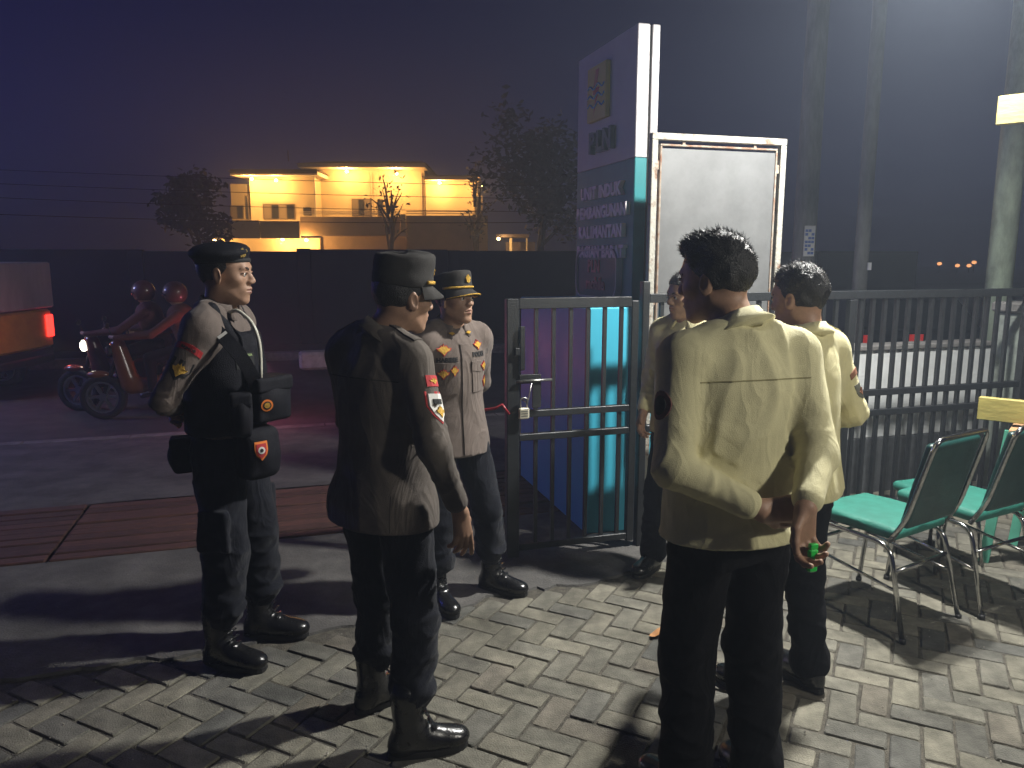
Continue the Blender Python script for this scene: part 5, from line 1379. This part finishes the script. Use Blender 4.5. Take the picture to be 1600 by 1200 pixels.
# ---- B: officer seen from behind with service cap
p = Person('officer in shaded taupe uniform and peaked cap with gold bar, back to the camera', (-.445, 2.56), 56, 1.670)
p.torso(.0)
p.arms(dict(sh=(-.005, .156, 1.368), el=(.06, .205, 1.12), wr=(.21, .08, 1.02)), dict(sh=(-.005, -.158, 1.368), el=(-.030, -.258, 1.10), wr=(.055, -.298, .865), dir=(.12, -.06, -1), palm=(.25, 1, 0), curl=(6, 16, 20, 24), thumb=16))
p.head((.052, -.070, 1.575), -20, 6, 4)
p.legs([(.055, .125, -14), (-.080, -.180, -38)], NAVY, 'boot', 1.09)
p.make_shirt(POLICE_SHADED, hem=.80, seed=2, fold=.8, flare=1.08); p.collar(POLICE_SHADED); p.hair('crop', 5, 500); p.service_cap(CAPC, braid=False, emblem=True, tall=1.08); p.face_parts(); p.finish_body()
sh_, el_, wr_ = p.arm[-1]; ax = (sh_-el_).normalized()
layered(p, 'b', [('red_tab', grid2(.058, .036, 4, 3), REDP, 0, 0), ('tab_emblem', wings2(.040, .020), GOLD, 0, 0)], sh_.lerp(el_, .22)+V((.0, -.04, 0)), (.30, -1, .15), ax)
layered(p, 'b', [('sleeve_shield', shield2(.074, .105), REDP, 0, 0), ('shield_field', shield2(.062, .090), WHITEP, 0, 0), ('shield_stripe', grid2(.040, .016, 3, 2), BLACKP, 0, .020), ('shield_emblem', wings2(.040, .040), GOLD, 0, -.012)], sh_.lerp(el_, .53)+V((.0, -.04, 0)), (.30, -1, .1), ax)
# epaulettes
for s_ in (1, -1):
    ep = decal('epaulette', p.shirt, grid2(.115, .046, 5, 3), V(p.S((-.005, s_*.125, 1.45))), (0, s_*.3, 1), (1, 0, 0), POLICE_SHADED, p.o, .002, .004)
# thin dark cap seam ring and shirt yoke seam
decal('yoke_seam', p.shirt, grid2(.30, .004, 14, 1), V(p.S((-.12, 0, 1.315))), (-1, 0, .15), (0, 0, 1), mat('seam_dark', (.05, .042, .036), .9), p.o, -.0005, .001)
# back pocket line on trousers and shirt vents
for s_ in (1, -1): decal('shirt_vent', p.shirt, grid2(.004, .12, 1, 5), V(p.S((-.09, s_*.13, .87))), (-1, s_*.4, 0), (0, 0, 1), mat('seam_dark', (.05, .042, .036), .9), p.o, -.0005, .001)

# ---- C: officer facing the camera with gold braid cap
p = Person('officer in taupe uniform with name tape, gold badges and gold braided cap', (-.285, 3.62), -54, 1.60)
p.torso(.005)
p.arms(dict(el=(-.10, .235, 1.125), wr=(-.185, .10, .965), dir=(-.1, -1, -.2), palm=(-1, 0, 0)), dict(el=(-.02, -.245, 1.11), wr=(.06, -.24, .88), palm=(.1, 1, 0)))
p.head((.035, 0, 1.575), 14, -5)
p.legs([(.04, .205, 30), (.02, -.11, -4)], NAVY, 'boot', 1.08)
p.make_shirt(POLICE, hem=.795, seed=3, fold=.85); p.collar(POLICE, open_=26); p.hair('crop', 7, 500); p.service_cap(CAPC, braid=True, emblem=True, tall=.95); p.face_parts(); p.finish_body()
F_ = (1, 0, 0); U_ = (0, 0, 1)
seam = mat('seam_dark', (.05, .042, .036), .9)
decal('placket', p.shirt, grid2(.036, .52, 3, 16), V(p.S((.12, 0, 1.085))), F_, U_, POLICE, p.o, .001, .005)
decal('placket_edge', p.shirt, grid2(.004, .52, 1, 16), V(p.S((.12, -.020, 1.085))), F_, U_, seam, p.o, .0015, .003)
for s_ in (1, -1):
    n_ = (.93, s_*.36, 0)
    pk = pocket(p, V(p.S((.10, s_*.092, 1.185))), n_, .105, .125, POLICE)
# right breast: badge, name tape, two badges; left breast: badge, POLRI, badges
def gold_badge(c, w, h, n, lift=.004): layered(p, 'b', [('breast_badge', wings2(w*1.18, h*1.25), REDP, 0, 0), ('badge_gold', wings2(w, h), GOLD, 0, 0)], V(p.S(c)), n, U_, None, lift)
nR = (.93, -.36, 0); nL = (.93, .36, 0)
gold_badge((.10, -.105, 1.338), .062, .046, nR)
decal('name_tape', p.shirt, text2d('HABIBIE', .028, .0012), V(p.S((.10, -.090, 1.288))), nR, U_, LETTER, p.o, .002, .002)
gold_badge((.10, -.112, 1.222), .050, .042, nR, .0105); gold_badge((.10, -.052, 1.236), .034, .044, nR, .0105)
gold_badge((.10, .095, 1.352), .052, .040, nL)
decal('name_tape', p.shirt, text2d('POLRI', .030, .0012), V(p.S((.10, .088, 1.305))), nL, U_, LETTER, p.o, .002, .002)
gold_badge((.10, .118, 1.245), .040, .040, nL, .0105); gold_badge((.09, .135, 1.165), .034, .046, (.8, .6, 0), .008)
# collar insignia
for s_ in (1, -1): decal('collar_insignia', p.shirt, wings2(.030, .018), V(p.S((.075, s_*.045, 1.41))), (.8, s_*.3, .5), U_, GOLD, p.o, .010, .003)

# ---- D: man in pale khaki shirt by the gate post
p = Person('man in pale khaki shirt and black trousers by the gate post, half hidden', (.895, 3.93), 226, 1.60)
p.torso(.0)
p.arms(dict(el=(-.03, .24, 1.10), wr=(.07, .22, .90)), dict(el=(-.04, -.245, 1.10), wr=(.10, -.20, .92)))
p.head((.03, 0, 1.575), -22, 4)
p.legs([(.0, .12, 10), (.05, -.13, 5)], BLACKC, 'long', 1.0, boot_h=.10)
p.make_shirt(YELLOWD, hem=.82, seed=4); p.collar(YELLOWD); p.hair('short', 9, 900); p.face_parts(); p.finish_body()
decal('name_tape', p.shirt, grid2(.075, .018, 4, 2), V(p.S((.10, -.09, 1.285))), nR, U_, BLACKP, p.o, .002, .002)
pocket(p, V(p.S((.10, -.092, 1.20))), nR, .105, .12, YELLOWD); pocket(p, V(p.S((.10, .092, 1.20))), nL, .105, .12, YELLOWD)

# ---- E: man in pale yellow shirt, hands clasped behind his back
p = Person('broad man in pale yellow shirt with both hands clasped behind his back', (.640, 2.16), 106, 1.735)
p.torso(.0)
p.arms(dict(sh=(-.01, .185, 1.375), el=(-.085, .235, 1.095), wr=(-.195, .035, .995), dir=(-.12, -1, .0), palm=(1, 0, -.1), curl=(14, 16, 18, 22), thumb=20), dict(sh=(-.01, -.185, 1.375), el=(-.145, -.165, 1.115), wr=(-.268, -.045, 1.020), dir=(-.02, .06, -1), palm=(-1, -.12, 0), curl=(34, 42, 46, 50), thumb=24))
p.head((.060, .045, 1.582), 36, 4, -2)
p.legs([(.0, .115, 12), (-.01, -.125, -8)], BLACKC, 'long', 1.06, boot_h=.10)
p.make_shirt(YELLOWD, hem=.868, seed=6, wide=1.06, boxy=.022, fold=.85, loose=1.0); p.collar(YELLOWD, wide=1.02); p.hair('quiff', 13, 2600); p.face_parts(); p.finish_body()
seamy = mat('seam_khaki', (.30, .27, .13), .9)
decal('yoke_seam', p.shirt, grid2(.33, .0035, 60, 1), V(p.S((-.12, 0, 1.325))), (-1, 0, .15), (0, 0, 1), seamy, p.o, .0006, .0012)
if False: decal('hem_seam', p.shirt, grid2(.36, .003, 16, 1), V(p.S((-.14, 0, .888))), (-1, 0, 0), (0, 0, 1), seamy, p.o, -.0005, .0012)
sh_, el_, wr_ = p.arm[1]; ax = (sh_-el_).normalized()
layered(p, 'b', [('sleeve_patch', disc2(.034, 16, .040), mat('patch_maroon', (.16, .06, .05), .8), 0, 0), ('patch_centre', disc2(.022, 12, .027), BLACKP, 0, 0)], sh_.lerp(el_, .42)+V((-.01, .03, 0)), (-.15, 1, .1), ax)
# ---- green lighter in his right hand
lt = empty('lighter', (.770, 1.872, .903), R(12)); tag(lt, 'bright green plastic lighter held behind the back in a hand', 'lighter')
M_LG = mat('lighter_green', (.02, .62, .08), .35, coat=.3)
bx('lighter_body', -.013, .013, -.0075, .0075, -.022, .040, M_LG, lt, .004); bx('lighter_cap', -.0115, .0115, -.0068, .0068, .0405, .054, M_LG, lt, .002)

# ---- F: man in brightly lit pale yellow shirt
p = Person('man in brightly lit pale yellow shirt standing beside the green chair', (1.06, 2.78), 122, 1.645)
p.torso(.0)
p.arms(dict(el=(.0, .24, 1.12), wr=(.19, .08, 1.00)), dict(el=(-.045, -.265, 1.13), wr=(.16, -.12, 1.02)))
p.head((.035, 0, 1.58), 10, 6)
p.legs([(.02, .11, 10), (-.02, -.12, -12)], BLACKC, 'long', 1.0, boot_h=.10)
p.make_shirt(YELLOW, hem=.83, seed=8, fold=1.0, boxy=.015); p.collar(YELLOW); p.hair('short', 15, 2200); p.face_parts(); p.finish_body()
sh_, el_, wr_ = p.arm[-1]; ax = (sh_-el_).normalized()
layered(p, 'b', [('sleeve_tab', grid2(0, 0, 6, 2, lambda a, b: (a*.036, b*.011+.010*(1-a*a))), mat('patch_brown', (.26, .11, .06), .8), 0, 0)], sh_.lerp(el_, .34)+V((-.03, -.012, 0)), (-1, -.40, .1), ax)
layered(p, 'b', [('sleeve_shield', shield2(.058, .066), mat('patch_grey', (.13, .13, .10), .8), 0, 0), ('shield_emblem', wings2(.034, .034), mat('patch_brown', (.26, .11, .06), .8), 0, 0)], sh_.lerp(el_, .62)+V((-.03, -.012, 0)), (-1, -.40, .1), ax)
for s_ in (1, -1): decal('epaulette', p.shirt, grid2(.105, .040, 5, 3), V(p.S((-.005, s_*.125, 1.45))), (0, s_*.3, 1), (1, 0, 0), YELLOW, p.o, .002, .004)
# ------------------------------------------------------------------ added blue lamp, unseen past the left edge, tints the haze blue
M_BLUE_LENS = mat('added_blue_lens', (.8, .85, 1), .3, emit=(.12, .16, 1.0), estr=20)
SL = V((-9.6, 8.3, 3.4))
sl_ = empty('lamp_post', (SL.x-.5, SL.y+.6, -.3)); tag(sl_, 'added deep blue lamp on a dark post past the left edge', 'lamp')
MB().tube(arc_pts([(0, 0, 0), (0, 0, SL.z+.5), (.5, -.6, SL.z+.42)], .3), .045, 8).build('post', M_BLK, sl_, True)
MB().box(.36, .64, -.70, -.50, SL.z+.33, SL.z+.42, .02).build('lamp_head', M_HOUS, sl_); MB().box(.38, .62, -.68, -.52, SL.z+.318, SL.z+.3295).build('lens', M_BLUE_LENS, sl_)
l = bpy.data.lights.new('added_blue_light', 'POINT'); l.energy = 280; l.color = (.10, .12, 1.0); l.shadow_soft_size = .1
lo_ = link(bpy.data.objects.new('added_blue_light', l)); lo_.location = (SL.x, SL.y, SL.z-.1)

wl = empty('lamp_post', (-8.3, 9.4, -.3)); tag(wl, 'assumed white lamp on a low post lighting the truck, past the left edge', 'lamp')  # assumed lamp, out of view, added to brighten the truck's cargo box
MB().tube(arc_pts([(0, 0, 0), (0, 0, 2.9), (.45, .1, 2.86)], .2), .04, 8).build('post', M_BLK, wl, True)
MB().box(.36, .60, .0, .2, 2.74, 2.83, .02).build('lamp_head', M_HOUS, wl); MB().box(.38, .58, .02, .18, 2.728, 2.7395).build('lens', mat('assumed_white_lens', (.9, .92, 1), .3, emit=(.8, .85, 1.0), estr=12), wl)
l = bpy.data.lights.new('assumed_white_light', 'POINT'); l.energy = 75; l.color = (.82, .86, 1.0); l.shadow_soft_size = .08
lo_ = link(bpy.data.objects.new('assumed_white_light', l)); lo_.location = (-7.85, 9.5, 2.36)

# ------------------------------------------------------------------ humid night air
hz = MB().box(-155, 155, -40, 175, -1.5, 9.6).build('haze', None); tag(hz, kind='stuff')
hm = bpy.data.materials.new('haze'); hm.use_nodes = True; hn = hm.node_tree; hn.nodes.remove(hn.nodes['Principled BSDF'])
pv = hn.nodes.new('ShaderNodeVolumePrincipled'); pv.inputs['Density'].default_value = 0.0085; pv.inputs['Color'].default_value = (.70, .82, 1, 1); pv.inputs['Anisotropy'].default_value = 0.35
hn.links.new(pv.outputs[0], hn.nodes['Material Output'].inputs['Volume']); hz.data.materials.append(hm); hm.cycles.volume_sampling = 'EQUIANGULAR'; hm.cycles.homogeneous_volume = True
